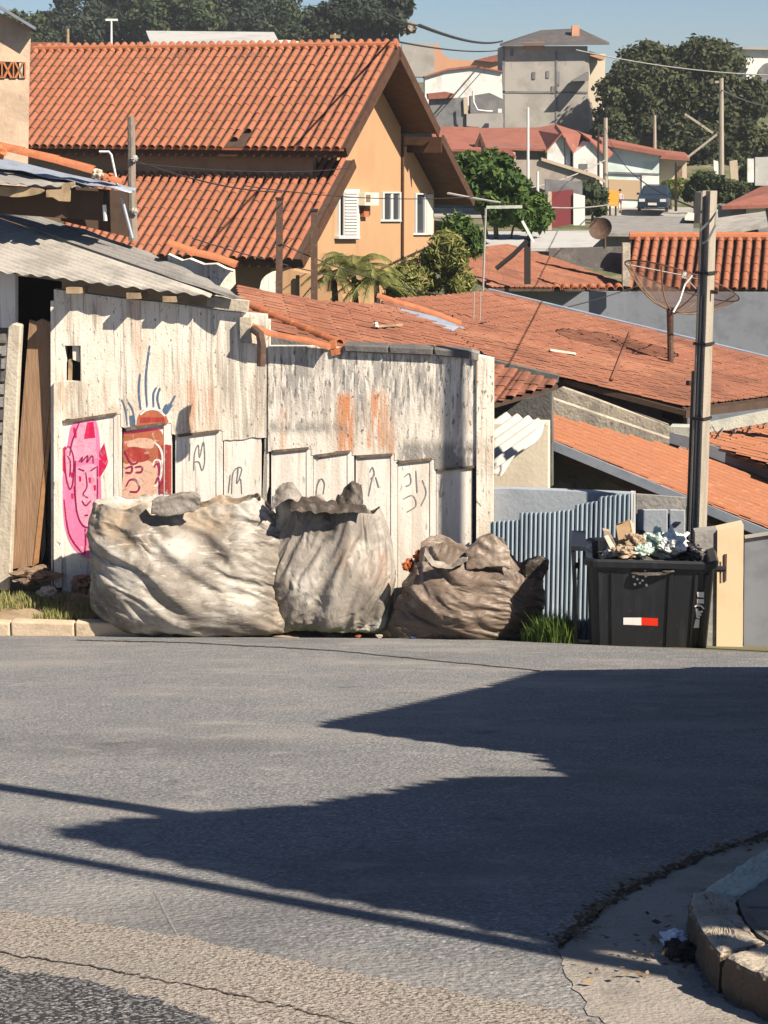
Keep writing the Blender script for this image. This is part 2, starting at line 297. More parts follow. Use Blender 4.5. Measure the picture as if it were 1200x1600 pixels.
# ------------------------------------------------------------------ road and terrain
TP = math.tan(PITCH)
RZ0 = -1.44 / CP
def road_plane(lift=0.0): return (V((0, 0, RZ0 + lift)), V((0, TP, 1)).normalized())
def zr(y): return RZ0 - TP * y
RPL = road_plane()
A = plan(-6); B = V((-A.y, A.x, 0)); AR = plan(-17); BR = V((-AR.y, AR.x, 0))
K0 = hit(0, 993, RPL)
def Kp(s, t, z=None):
    q = K0 + A * s + B * t
    q.z = zr((K0 + A * s).y) if z is None else z
    return q
PROF = [(-40, -9), (23, -9.0), (46, -8.2), (80, -8.6), (112, -6.55), (120, -6.2), (143, -1.7), (165, 1.2), (230, 2.6), (420, 2.6), (900, 2)]
def yK(x):                          # far edge of the road: along the kerb, then falling away to the right
    return float(np.interp(x, [-300, K0.x, .9, 4.3, 300], [K0.y + 30, K0.y, K0.y - .105 * (.9 - K0.x), 18.6, -10]))
def gz(x, y):
    yk = yK(x); t = y - yk
    if t < 0: return zr(y) - .35
    z1 = zr(yk) - .012 - .24 * t
    z2 = float(np.interp(y, [p[0] for p in PROF], [p[1] for p in PROF]))
    z2 += .35 * nz(x * .05, y * .05) if y > 60 else 0
    return max(z1, z2)
mb = MB()
xs = np.concatenate([np.linspace(-260, -30, 12), np.linspace(-26, 26, 60), np.linspace(30, 260, 12)])
ts = np.concatenate([[-30, -10, -3, -.6, -.15, .0], np.linspace(.4, 10, 16), np.linspace(12, 60, 20), np.linspace(66, 300, 46), [400, 600, 850]])
P = []
for t in ts:
    row = []
    for x in xs:
        xx = float(x); y = yK(min(max(xx, -27), 27)) + t
        row.append(V((xx, y, gz(xx, y))))
    P.append(row)
mb.grid(P).build('ground', M['hillside'], smooth=True, kind='structure')

mb = MB()
c = [V((x, yK(x), zr(yK(x)))) for x in (-28, K0.x, .9, 4.3, 28)] + [V((34, -12, zr(-12))), V((-36, -12, zr(-12)))]
mb.prism(c, (0, 0, -.3)); mb.build('road', M['asphalt'], kind='structure')

def smooth_px_(pts, n=5):
    out = []
    m = len(pts)
    for i in range(m - 1):
        p0 = pts[max(i - 1, 0)]; p1 = pts[i]; p2 = pts[i + 1]; p3 = pts[min(i + 2, m - 1)]
        for k in range(n):
            t = k / n
            out.append(tuple(.5 * ((2 * p1[j]) + (-p0[j] + p2[j]) * t + (2 * p0[j] - 5 * p1[j] + 4 * p2[j] - p3[j]) * t * t + (-p0[j] + 3 * p1[j] - 3 * p2[j] + p3[j]) * t ** 3) for j in (0, 1)))
    out.append(pts[-1]); return out
def dens(pts, n, jit, seed, closed=True):
    out = []; m = len(pts)
    for i in range(m if closed else m - 1):
        a, b = pts[i], pts[(i + 1) % m]
        for k in range(n):
            f = k / n; x = a[0] + (b[0] - a[0]) * f; y = a[1] + (b[1] - a[1]) * f
            q = jit * (.6 + .4 * (y - 900) / 600)
            out.append((x + q * 1.6 * nz(x * .06, y * .06, seed) + q * nz(x * .3, y * .3, seed), y + q * nz(x * .07, y * .07, seed + 9) + q * .6 * nz(x * .3, y * .3, seed + 5)))
    return out
def sheet(name, px, lift, m, n=14, jit=5, seed=1, kind='structure'):
    pl = road_plane(lift); pts = [hit(x, y, pl) for x, y in dens(px, n, jit, seed)]
    b_ = MB().poly(pts); o = b_.build(name, m, kind=kind)
    if o.data.polygons[0].normal.z < 0: o.data.flip_normals()
    return o
sheet('road_patch', [(-60, 1412), (150, 1442), (300, 1466), (500, 1510), (700, 1548), (880, 1578), (960, 1612), (1000, 1700), (-60, 1700)], .002, M['pebbled'], jit=9)
sheet('old_road_surface', [(-60, 1508), (120, 1528), (240, 1560), (330, 1590), (430, 1625), (520, 1700), (-60, 1700)], .004, M['coarse'], jit=10, seed=4)
sheet('gutter_pan', [(1330, 1268), (1200, 1306), (1060, 1350), (970, 1398), (900, 1438), (872, 1478), (885, 1525), (925, 1585), (985, 1640), (1060, 1700), (1330, 1640), (1200, 1596), (1106, 1556), (1088, 1524), (1072, 1462), (1076, 1420), (1100, 1390), (1200, 1340), (1330, 1290)], .003, M['gutter'], jit=6, seed=3)
sheet('dirt_strip', [(1340, 1262), (1200, 1297), (1080, 1338), (985, 1384), (925, 1424), (884, 1460), (870, 1482), (878, 1482), (898, 1456), (944, 1418), (1026, 1372), (1120, 1332), (1200, 1306), (1340, 1272)], .006, M['dirt'], jit=9, seed=6)
# crack in the patch
pl = road_plane(.005); cr = dens([(-20, 1486), (120, 1506), (250, 1530), (400, 1560), (520, 1590), (640, 1625)], 26, 4, 2, closed=False)
mb = MB(); P0 = []; P1 = []
for i, (x, y) in enumerate(cr):
    h = .5 + 2.0 * abs(nz(i * .31, 3)); P0.append(hit(x, y - h, pl)); P1.append(hit(x, y + h, pl))
mb.grid([P1, P0]).build('road_crack', M['dirt'], kind='structure')
cr = dens([(120, 1000), (300, 1004), (520, 1016), (700, 1034), (850, 1048)], 26, 1.2, 5, closed=False); mb = MB(); P0 = []; P1 = []
pl = road_plane(.004)
for i, (x, y) in enumerate(cr):
    h = .5 + .7 * abs(nz(i * .3, 8)); P0.append(hit(x, y - h, pl)); P1.append(hit(x, y + h, pl))
mb.grid([P1, P0]).build('road_wire_shadow', M['dirt'], kind='structure')  # thin dark strip painted as an overhead wire's shadow across the road

# scuff mark and small repairs in the road
sc_ = smooth_px_([(240, 1392), (252, 1412), (266, 1440), (282, 1470)])
P0 = [hit(x - 2.6 * math.sin(.3 + 2.6 * k_ / len(sc_)), y, road_plane(.0015)) for k_, (x, y) in enumerate(sc_)]; P1 = [hit(x + 2.6 * math.sin(.3 + 2.6 * k_ / len(sc_)), y, road_plane(.0015)) for k_, (x, y) in enumerate(sc_)]
D('scuff', (.30, .285, .265), [lay((.20, .198, .195), 40, .40, .55, 1.0)], rough=.95)
MB().grid([P0, P1]).build('road_scuff', M['scuff'], kind='structure')
# corner kerb and pavement, lower right
KH = .135
tpl = road_plane(KH)
def kerb_block(outer, inner, m, parent):
    pts = [hit(x, y, tpl) for x, y in outer] + [hit(x, y, tpl) for x, y in inner[::-1]]
    o = MB().prism(pts, (0, 0, -KH - .12)).build('kerb_block', m, parent); bevel(o, .02, 2)
    sb = o.modifiers.new('sub', 'SUBSURF'); sb.subdivision_type = 'SIMPLE'; sb.levels = sb.render_levels = 4
    tx_ = bpy.data.textures.get('chips') or bpy.data.textures.new('chips', 'CLOUDS'); tx_.noise_scale = .07; tx_.noise_depth = 3
    dm = o.modifiers.new('d', 'DISPLACE'); dm.texture = tx_; dm.strength = .030; dm.mid_level = .5; dm.texture_coords = 'GLOBAL'
    return o
kerb = thing('corner_kerb', None, None, hit(1100, 1450, RPL)); kerb['kind'] = 'structure'
kerb_block([(1330, 1262), (1204, 1318)], [(1330, 1312), (1240, 1342)], M['kerb_pale'], kerb)
kerb_block([(1198, 1321), (1102, 1386)], [(1236, 1345), (1158, 1398)], M['kerb_pale'], kerb)
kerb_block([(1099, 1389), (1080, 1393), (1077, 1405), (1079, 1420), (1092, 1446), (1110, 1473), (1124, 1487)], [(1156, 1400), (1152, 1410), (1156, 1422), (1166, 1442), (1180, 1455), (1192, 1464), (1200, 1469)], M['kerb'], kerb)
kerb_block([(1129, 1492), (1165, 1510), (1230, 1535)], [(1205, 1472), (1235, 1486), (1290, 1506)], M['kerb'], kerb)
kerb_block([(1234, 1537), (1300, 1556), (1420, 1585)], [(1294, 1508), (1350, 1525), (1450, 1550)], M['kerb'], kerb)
spl = road_plane(KH - .012)
pts = [hit(x, y, spl) for x, y in [(1340, 1300), (1240, 1344), (1160, 1399), (1154, 1410), (1158, 1424), (1168, 1443), (1182, 1457), (1207, 1474), (1238, 1488), (1294, 1510), (1460, 1556)]]
pts += [V((6, 4.5, zr(4.5) + KH - .012)), V((9, 9, zr(9) + KH - .012)), V((9, 17, zr(17) + KH - .012)), V((4.3, 17, zr(17) + KH - .012))]
MB().prism(pts, (0, 0, -.2)).build('pavement', M['slab'], kind='structure')
# pavement slabs beside the kerb
pl2 = road_plane(KH - .004)
pv = thing('paving', None, None, hit(1190, 1420, RPL)); pv['kind'] = 'structure'
for q in ([(1166, 1402), (1200, 1382), (1290, 1385), (1290, 1418), (1168, 1415)], [(1168, 1420), (1290, 1423), (1290, 1452), (1186, 1448)], [(1200, 1378), (1250, 1350), (1330, 1352), (1300, 1382)], [(1190, 1453), (1290, 1457), (1320, 1500), (1240, 1482)]):
    o = MB().prism([hit(x, y, pl2) for x, y in q], (0, 0, -.05)).build('paving_slab', M['slab'], pv); bevel(o, .006)

# leaf litter in the gutter
mb = MB(); pl = road_plane(.012)
for i in range(420):
    f = random.random(); x0 = np.interp(f, [0, .25, .5, .75, 1], [876, 925, 1005, 1100, 1205]); y0 = np.interp(f, [0, .25, .5, .75, 1], [1475, 1425, 1375, 1335, 1305])
    x0 += random.gauss(0, 12); y0 += random.gauss(0, 5)
    if random.random() < .12: x0, y0 = random.uniform(900, 1075), random.uniform(1420, 1540)
    c = hit(x0, y0, pl); a = random.random() * 6.28; r = random.uniform(.006, .022)
    d1 = V((math.cos(a), math.sin(a), random.uniform(-.3, .3))) * r; d2 = V((-math.sin(a), math.cos(a), random.uniform(-.3, .6))) * r * .5; c.z += .008
    mb.quad(c - d1, c - d2, c + d1, c + d2)
mb.build('leaf_litter', M['litter'], kind='stuff')
# crumpled litter by the kerb
def crumple(name, c, r, m, seed, sq=.6, n=14, **kw):
    mb = MB(); P = []
    for i in range(n + 1):
        th = math.pi * i / n; row = []
        for j in range(2 * n + 1):
            ph = 2 * math.pi * (j % (2 * n)) / (2 * n); d = V((math.sin(th) * math.cos(ph), math.sin(th) * math.sin(ph), math.cos(th)))
            k = r * (.86 + .55 * nz(d.x * 1.9 + seed, d.y * 1.9, d.z * 1.9) + .42 * (.3 - abs(nz(d.x * 3.1, d.y * 3.1 + seed, d.z * 3.1))) + .13 * (.3 - abs(nz(d.x * 6, d.y * 6 + seed, d.z * 6))))
            row.append(V(c) + V((d.x * k, d.y * k, d.z * k * sq)))
        P.append(row)
    return mb.grid(P).build(name, m, **kw)
D('plastic_white', (.72, .76, .84), rough=.5)
D('plastic_green', (.52, .66, .58), [lay((.70, .80, .75), 9, .5, .65, .7), lay((.20, .42, .34), 7, .58, .7, .6)], rough=.4, trans=.2)
D('plastic_pale', (.74, .78, .76), [lay((.5, .56, .56), 9, .5, .65, .6), lay((.84, .86, .84), 14, .55, .65, .7)], rough=.4, trans=.15)
D('plastic_black', (.012, .012, .014), rough=.35, spec=.5)
D('plastic_blue', (.03, .05, .12), rough=.4)
D('cardboard', (.50, .34, .20), [lay((.36, .23, .13), 6, .45, .65, .7)], rough=.9)
D('paper', (.78, .70, .58), [lay((.60, .50, .38), 6, .5, .65, .6)], rough=.9)
D('rubbish_brown', (.40, .31, .22), [lay((.16, .11, .08), 9, .45, .65, .8), lay((.5, .36, .2), 12, .6, .7, .6)], rough=.9)
D('orange_rag', (.38, .10, .03), [lay((.18, .05, .02), 9, .5, .65, .7)], rough=.8)
crumple('plastic_scrap', hit(1052, 1468, road_plane(.03)), .05, M['plastic_white'], 3, .5, label='small crumpled white and blue plastic scrap in the gutter by the corner kerb', cat='litter')
crumple('dark_litter', hit(1064, 1486, road_plane(.03)), .06, M['dirt'], 5, .5, label='dark clump of rotting leaves against the corner kerb face', cat='litter')

# ------------------------------------------------------------------ pavement strip and kerb at left
SW = .12
Z_SW = zr(K0.y) + SW
kb = thing('far_kerb', None, None, Kp(0, 0)); kb['kind'] = 'structure'
s = -3.0; i = 0
while s < 1.9:
    L_ = .78 + .12 * nz(i * 1.7)
    e = min(s + L_ - .018, 2.06)
    z0 = Kp(s, 0).z; z1 = Kp(e, 0).z; up = SW + .05
    pts = [Kp(s, 0, z0 + up), Kp(e, 0, z1 + up - .02), Kp(e, .14, z1 + up - .01), Kp(s, .14, z0 + up + .01)]
    o = MB().prism(pts, (0, 0, -.4)).build('kerb_block', M['kerb_far'], kb); bevel(o, .02, 2); s += L_; i += 1
mb = MB()
P = []
for t in np.linspace(.13, 1.75, 10):
    row = []
    for s in np.linspace(-6, 5.4, 40):
        z = zr((K0 + A * s).y) * .6 + zr((K0 + A * 0).y) * .4 if s > 0 else zr(K0.y)
        z = Z_SW + .02 + .05 * t + .03 * fbm(V((s * 1.5, t * 1.5, 3))) + (.0 if s < 2.4 else -.12 * (s - 2.4))
        row.append(Kp(float(s), float(t), z))
    P.append(row)
mb.grid(P).build('verge', M['earth'], smooth=True, kind='structure')

def blades(name, m, spots, hmin, hmax, wd, lean=.5, **kw):
    vs = []; fs = []
    for (c, k) in spots:
        h = random.uniform(hmin, hmax) * k; a = random.random() * 6.28; d = V((math.cos(a), math.sin(a), 0)); e = V((-d.y, d.x, 0)) * wd
        q = lean * h * random.random(); o = len(vs)
        vs += [c - e, c + e, c + e * .7 + d * q * .35 + V((0, 0, h * .6)), c - e * .7 + d * q * .35 + V((0, 0, h * .6)), c + d * q + V((0, 0, h))]
        fs += [(o, o + 1, o + 2, o + 3), (o + 3, o + 2, o + 4)]
    b_ = MB(); b_.add(vs, fs); return b_.build(name, m, **kw)
sp = []
for i in range(7000):
    s, t = random.uniform(-2.0, 2.3), random.uniform(.16, 1.0)
    if nz(s * 1.1, t * 1.6, 2) + .12 * random.random() > -.22: sp.append((Kp(s, t, Z_SW + .03 + .05 * t), 1.0))
blades('verge_grass', M['leaf_dry'], sp, .04, .13, .006, label='short dry grass growing on the verge behind the kerb', cat='grass', kind='stuff')

# ------------------------------------------------------------------ painted street wall
TW = 1.28
def wpl(t): return (Kp(0, t), -B)
PU, PL_, PP = wpl(TW), wpl(TW + .014), wpl(TW + .006)
wall = thing('painted_wall', 'tall stained white street wall with graffiti faces behind the big rubbish bags', 'wall', Kp(2, TW))
def wprism(name, px, pl, th, m, parent=wall, **kw):
    o = MB().prism([hit(x, y, pl) for x, y in px], B * th).build(name, m, parent, **kw); return o
def rough_edge(a, b, n, amp, seed):
    out = []
    for k in range(n + 1):
        f = k / n; x = a[0] + (b[0] - a[0]) * f; y = a[1] + (b[1] - a[1]) * f
        out.append((x, y + amp * nz(x * .11, seed) + amp * .6 * nz(x * .5, seed + 3)))
    return out
ZB = Z_SW - .3
def sx(px): q = hit(px, 620, PU); return q.x * math.cos(WANG) - q.y * math.sin(WANG)
def sz(py, px=500): return hit(px, py, PU).z
def patch(c, x0, x1, y0, y1, a=.8, s=6, lo=.38, hi=.56, st=(3, 3, .5), sf=.05, t='noise'):
    return dict(c=c, s=s, lo=lo, hi=hi, a=a, st=st, x=(sx(x0), sx(x1), sf), zz=(sz(y1), sz(y0), sf * 2), t=t)
RU, GR, BR_ = (.62, .25, .10), (.22, .215, .205), (.40, .30, .20)
D('wall_up', (.86, .79, .68), [lay((.60, .50, .39), 1.6, .45, .66, .7, st=(3, 3, .6)), lay((.86, .81, .72), 2.4, .50, .66, .75, st=(2.5, 2.5, .8)), lay((.27, .235, .20), 2.6, .54, .68, .65, st=(6, 6, .2)), lay((.20, .17, .145), 6, .58, .68, .6, st=(7, 7, .3)), lay((.40, .33, .25), 1.3, .55, .72, .55),
    patch(RU, 288, 306, 600, 678, .8, 5, .40, .55, (6, 6, .3)), patch(RU, 318, 334, 610, 676, .55, 5, .42, .6, (6, 6, .3)), patch(BR_, 262, 350, 560, 680, .4, 4, .42, .62, (5, 5, .3)), patch((.30, .27, .24), 345, 418, 500, 690, .65, 3.2, .42, .60, (5, 5, .25)), patch(BR_, 90, 190, 600, 662, .45, 3, .42, .6, (3, 3, .8)), patch(RU, 212, 224, 470, 560, .5, 5, .42, .6, (7, 7, .3)),
    lay((.16, .14, .12), 20, .60, .67, .8, st=(1.2, 1.2, .6)), lay((.58, .26, .12), 3.0, .62, .70, .6, st=(6, 6, .2))], rough=.95, bump=.4, bscale=40, bdist=.014, rotz=WX)
D('wall_stain', (.80, .735, .64), [lay((.52, .46, .40), 2.2, .42, .62, .8, st=(3, 3, .5)), lay((.84, .785, .70), 3.2, .48, .62, .85, st=(3.5, 3.5, .45)), patch((.25, .25, .245), 415, 760, 540, 640, .85, 3.0, .42, .58, (4, 4, .35), .25), patch((.09, .09, .095), 415, 760, 530, 650, .85, 9, .53, .62, (2.6, 2.6, .4), .25), lay((.80, .755, .68), 9, .52, .62, .8, st=(3, 3, .5)),
    patch(RU, 527, 552, 615, 706, .9, 5, .36, .50, (5, 5, .3), .03), patch(RU, 573, 606, 612, 700, .75, 5, .42, .56, (5, 5, .3), .03), patch(RU, 606, 616, 650, 712, .6, 5, .42, .56, (5, 5, .3), .03), patch(RU, 438, 448, 640, 704, .6, 5, .42, .56, (5, 5, .3), .02), patch(GR, 622, 748, 688, 736, .85, 5, .34, .50, (2, 2, .8), .04), patch(GR, 420, 545, 660, 676, .7, 5, .36, .55, (2, 2, .8), .03), patch(BR_, 500, 620, 640, 712, .35, 3, .42, .6, (4, 4, .3), .1),
    lay((.13, .12, .11), 20, .59, .66, .85, st=(1.2, 1.2, .5))], rough=.95, bump=.4, bscale=40, bdist=.014, rotz=WX)
BY = 960
ups = [((188, 466), (268, 474), (189, 668), (268, 660), 'wall_up'), ((268, 474), (347.5, 486), (268, 679), (347.5, 672), 'wall_up'), ((347.5, 486), (416, 492), (347.5, 688), (416, 683), 'wall_up'),
       ((419, 541), (486.5, 541), (419, 704), (486.5, 699), 'wall_stain'), ((486.5, 541), (550.5, 545), (486.5, 711), (550.5, 703), 'wall_stain'), ((550.5, 545), (616.5, 548), (550.5, 712), (616.5, 709), 'wall_stain'),
       ((616.5, 548), (679.5, 553), (616.5, 721), (679.5, 716), 'wall_stain'), ((679.5, 553), (746, 558), (679.5, 732), (746, 728), 'wall_stain')]
for i, (tl, tr, bl, br, mm) in enumerate(ups):
    bot = rough_edge(br, bl, 10, 3.5, i * 2.1)
    wprism('upper_panel', [tl, tr] + bot, PU, .13, M[mm])
# first bay has a broken peep hole
for q in ([(84, 452), (188, 466), (188, 540), (86, 540)], [(86, 540), (101, 540), (101, 596), (88, 596)], [(126, 540), (188, 540), (188, 596), (126, 596)], [(88, 596), (188, 596)] + rough_edge((189, 646), (95, 657), 10, 3, 9)):
    wprism('upper_panel', q, PU, .13, M['wall_up'])
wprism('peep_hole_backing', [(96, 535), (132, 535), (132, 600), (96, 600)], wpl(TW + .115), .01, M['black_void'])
wprism('peep_hole_stick', [(107, 562), (113, 560), (112, 597), (106, 597)], wpl(TW + .07), .02, M['old_wood'])
wprism('peep_hole_stick', [(113, 540), (124, 540), (125, 566), (114, 562)], wpl(TW + .05), .02, M['paper'])
low = [(97, 178, 650, 640), (197, 256, 660, 655), (274, 338, 672, 668), (350, 408, 680, 678), (424, 479, 698, 695), (490, 543, 705, 699), (556, 611, 706, 704), (622, 672, 715, 711), (682, 738, 725, 722)]
for i, (x0, x1, y0, y1) in enumerate(low):
    wprism('lower_panel', [(x0, y0 - 14), (x1, y1 - 14), (x1, BY), (x0, BY)], PL_, .05, M['panel_white'])
for (x0, x1, y) in ((178, 190, 646), (256, 268, 662), (338, 348, 674), (479, 489, 702), (543, 553, 706), (611, 621, 700), (672, 681, 720)):
    wprism('pilaster', [(x0, y - 4), (x1, y - 4), (x1, BY), (x0, BY)], PP, .09, M['panel_white'])
for (a, b) in (((96, 659), (182, 646)), ((193, 670), (258, 661)), ((272, 681), (342, 673)), ((425, 705), (482, 700)), ((492, 712), (547, 705)), ((557, 713), (613, 710)), ((621, 722), (675, 717)), ((682, 734), (741, 729))):
    pl = wpl(TW - .012)
    wprism('ledge_shadow', [(a[0], a[1] - 1.5), (b[0], b[1] - 1.5), (b[0], b[1] + 2.2), (a[0] + 6, a[1] + 2.5)], pl, .07, M['ledge_shadow'])  # dark bars paint in the shadow lines below the upper panels
wprism('end_post', [(745, 556), (771, 562), (770, BY), (744, BY)], wpl(TW - .03), .2, M['wall_up'])
wprism('corner_post', [(84, 598), (96, 596), (96, 918), (84, 918)], wpl(TW - .035), .2, M['wall_up'])
wprism('corner_post', [(79, 470), (86, 470), (87, 598), (84, 640), (82, 918), (80, 918)], wpl(TW - .0), .2, M['wall_up'])
wprism('drain_strip', [(414, 500), (421, 500), (420, 760), (409, 800), (409, BY), (414, BY)], wpl(TW + .02), .1, M['wall_stain'])
wprism('backing_wall', [(84, 470), (415, 500), (419, 548), (770, 566), (770, BY), (84, BY)], wpl(TW + .14), .12, M['cement'])
# lower plinth, stained, at the foot of the first bay
wprism('plinth', [(98, 838), (150, 850), (160, BY), (97, BY)], wpl(TW + .03), .03, M['wall_up'])
# coping stones on the right half
cops = [(536, 606, 538, 541), (607, 676, 541, 544), (677, 735, 544, 549)]
for x0, x1, y0, y1 in cops:
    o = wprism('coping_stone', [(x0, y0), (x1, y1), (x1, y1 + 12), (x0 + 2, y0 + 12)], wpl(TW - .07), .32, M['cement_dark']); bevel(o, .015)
wprism('coping_stone', [(736, 549), (748, 553), (747, 563), (737, 561)], wpl(TW - .05), .25, M['cement'])
# broken bricks at the joint
for q in ([(514, 534), (524, 532), (525, 544), (515, 546)], [(522, 545), (534, 543), (534, 553), (524, 555)], [(516, 547), (523, 546), (523, 556), (518, 556)]):
    wprism('broken_brick', q, wpl(TW - .02 - .01 * random.random()), .1, M['hollow_brick'])
# --- graffiti, thin coats of paint on the panels
G = {}
for k, c in dict(pink=(.90, .22, .42), rose=(.92, .36, .50), crimson=(.62, .01, .09), pdark=(.30, .01, .08), brown=(.46, .14, .07), tan=(.74, .46, .34), red=(.40, .05, .04), white=(.85, .82, .78), blue=(.10, .15, .26), ink=(.20, .20, .21)).items():
    G[k] = mat('paint_' + k, c, [lay(tuple(min(1, q * 1.25 + .05) for q in c), 6, .5, .7, .5, st=(2, 2, .5)), lay((.78, .70, .60), 9, .60, .70, .55)], rough=.9, wear=.45)
graf = {}
def paint(gname, px, col, lay_, up=False, n=1):
    base = (TW if up else TW + .014) - .003 - .0008 * lay_
    pts = [hit(x, y, wpl(base)) for x, y in px]
    o = MB().poly(pts).build('paint_patch', G[col], gname)
    if o.data.polygons[0].normal.dot(B) > 0: o.data.flip_normals()
smooth_px = smooth_px_
def stroke(gname, px, wd, col, lay_=5, up=False, sm=True):
    base = (TW if up else TW + .014) - .003 - .0008 * lay_
    pts = smooth_px(px) if sm else px; L0 = []; L1 = []
    for i, p in enumerate(pts):
        a = pts[max(i - 1, 0)]; b = pts[min(i + 1, len(pts) - 1)]; dx, dy = b[0] - a[0], b[1] - a[1]; l = math.hypot(dx, dy) or 1
        ww = wd * (.75 + .35 * math.sin(3.1 * i / len(pts))) / 2
        L0.append(hit(p[0] - dy / l * ww, p[1] + dx / l * ww, wpl(base))); L1.append(hit(p[0] + dy / l * ww, p[1] - dx / l * ww, wpl(base)))
    o = MB().grid([L0, L1]).build('paint_line', G[col], gname)
    if o.data.polygons[0].normal.dot(B) > 0: o.data.flip_normals()
g1 = wall
g1 = MB().poly([hit(x, y, wpl(TW + .011)) for x, y in smooth_px([(110, 668), (122, 656), (148, 656), (156, 690), (158, 760), (160, 830), (157, 858), (140, 872), (124, 866), (108, 846), (100, 815), (97, 760), (102, 715), (110, 668)], 4)]).build('pink_face_graffiti', G['pink'], wall, label='long pink painted face with pointed ears and crimson outlines')
paint(g1, [(98, 700), (103, 696), (104, 745), (98, 735)], 'crimson', 1)
paint(g1, [(155, 706), (163, 692), (169, 722), (166, 730), (157, 745), (154, 744)], 'crimson', 1)
paint(g1, smooth_px([(124, 660), (147, 660), (150, 700), (150, 716), (120, 720), (110, 712), (114, 690), (124, 660)]), 'rose', 1)
paint(g1, [(136, 660), (146, 659), (149, 684), (131, 686)], 'crimson', 2)
paint(g1, smooth_px([(118, 730), (150, 728), (152, 780), (147, 812), (136, 824), (124, 812), (118, 780), (118, 730)]), 'rose', 1)
paint(g1, smooth_px([(101, 704), (108, 698), (115, 716), (114, 752), (109, 764), (103, 742), (101, 704)]), 'rose', 2)
for ln in ([(124, 660), (113, 690), (109, 712)], [(101, 704), (108, 698), (115, 716), (114, 752), (109, 764), (103, 742), (101, 704)], [(105, 712), (110, 722), (109, 745)], [(118, 720), (118, 780), (124, 812), (136, 824), (147, 812), (152, 780), (152, 728)], [(123, 722), (129, 714), (127, 722), (137, 712), (136, 722), (144, 712), (146, 724)], [(122, 732), (132, 736)], [(141, 736), (150, 730)], [(134, 738), (136, 760), (130, 772), (138, 778)], [(128, 782), (134, 790), (142, 782)], [(132, 805), (138, 805)], [(100, 780), (108, 834), (130, 866)], [(133, 826), (134, 848), (132, 866)], [(152, 800), (156, 830), (150, 858)], [(116, 760), (120, 800)]):
    stroke(g1, ln, 2.2, 'pdark')
for x, y in ((116, 672), (118, 680), (140, 750), (148, 762), (125, 748), (112, 742), (113, 775)): paint(g1, [(x - 2, y - 4), (x + 2, y - 4), (x + 2, y + 4), (x - 1, y + 5)], 'crimson', 3)
g2 = MB().poly([hit(x, y, wpl(TW + .011)) for x, y in smooth_px([(193, 718), (215, 712), (236, 714), (248, 722), (252, 740), (248, 760), (238, 775), (215, 778), (191, 776), (192, 745), (193, 718)], 3)]).build('brown_head_graffiti', G['tan'], wall, label='painted brown head in a cap with a frowning mouth')
paint(g2, smooth_px([(193, 678), (215, 673), (244, 670), (254, 678), (257, 694), (254, 712), (242, 724), (228, 718), (208, 722), (193, 722), (193, 678)], 3), 'brown', 1)
paint(g2, smooth_px([(194, 708), (205, 698), (225, 702), (234, 716), (215, 722), (194, 708)]), 'red', 2)
paint(g2, smooth_px([(200, 690), (220, 684), (240, 688), (238, 700), (222, 700), (200, 698), (200, 690)]), 'tan', 2)
paint(g2, [(247, 700), (256, 694), (256, 772), (248, 770)], 'red', 2)
paint(g2, [(258, 694), (268, 696), (268, 772), (258, 772)], 'red', 14)
paint(g2, smooth_px([(213, 668), (216, 650), (226, 640), (246, 640), (258, 648), (262, 662), (240, 666), (213, 668)]), 'brown', 1, up=True)
paint(g2, [(220, 652), (256, 652), (258, 659), (218, 661)], 'red', 2, up=True)
stroke(g2, [(219, 648), (230, 640), (246, 640), (258, 650)], 3.5, 'white', 3, up=True)
stroke(g2, [(240, 690), (250, 700), (254, 715), (252, 732)], 3, 'white', 4)
stroke(g2, smooth_px([(238, 728), (243, 719), (251, 722), (252, 740), (246, 757), (240, 760)]), 3, 'white', 4)
for ln in ([(194, 704), (205, 724), (216, 722)], [(196, 732), (206, 729), (205, 738), (196, 738)], [(211, 730), (222, 729), (221, 737), (212, 738)], [(197, 760), (203, 750), (212, 750), (218, 760), (214, 768), (203, 768)], [(241, 730), (246, 724), (249, 738), (243, 755)], [(193, 676), (215, 674), (256, 668)], [(248, 762), (256, 752), (262, 758)], [(248, 745), (250, 772)]): stroke(g2, ln, 2.8, 'pdark', 6)
for ln in ([(199, 665), (196, 640), (190, 624)], [(211, 660), (207, 640), (200, 628)], [(220, 640), (217, 610), (219, 584)], [(230, 636), (228, 590), (234, 540)], [(240, 636), (240, 615), (245, 605)], [(250, 640), (246, 622), (250, 606)], [(258, 645), (266, 632), (274, 618)]): stroke(g2, ln, 3.0 if ln[0][0] > 215 else 2.2, 'blue', 2, up=True)
paint(g2, [(254, 640), (258, 632), (268, 630), (270, 634), (262, 646), (258, 648)], 'blue', 3, up=True)
paint(g2, [(204, 666), (202, 650), (210, 648), (212, 665)], 'blue', 1, up=True)
# scribbled tags
for ln in ([(303, 735), (304, 710), (310, 695), (312, 715), (318, 690), (320, 720), (316, 735), (311, 722), (303, 722)], [(297, 693), (296, 720)], [(362, 772), (364, 740), (372, 732), (370, 755), (376, 748), (378, 772)], [(357, 770), (360, 742)], [(371, 730), (378, 732), (374, 748)], [(499, 748), (495, 762), (494, 775)], [(495, 760), (502, 748), (507, 756), (505, 772)], [(495, 720), (505, 712)], [(578, 738), (582, 730), (585, 742), (579, 748)], [(582, 745), (576, 775)], [(587, 745), (592, 762)], [(632, 745), (640, 740), (642, 755), (634, 760)], [(650, 735), (652, 770)], [(660, 750), (666, 770), (658, 790)], [(690, 748), (688, 775), (694, 770)], [(630, 780), (645, 774), (650, 790), (636, 800)]):
    stroke(wall, ln, 1.7, 'ink', 2)
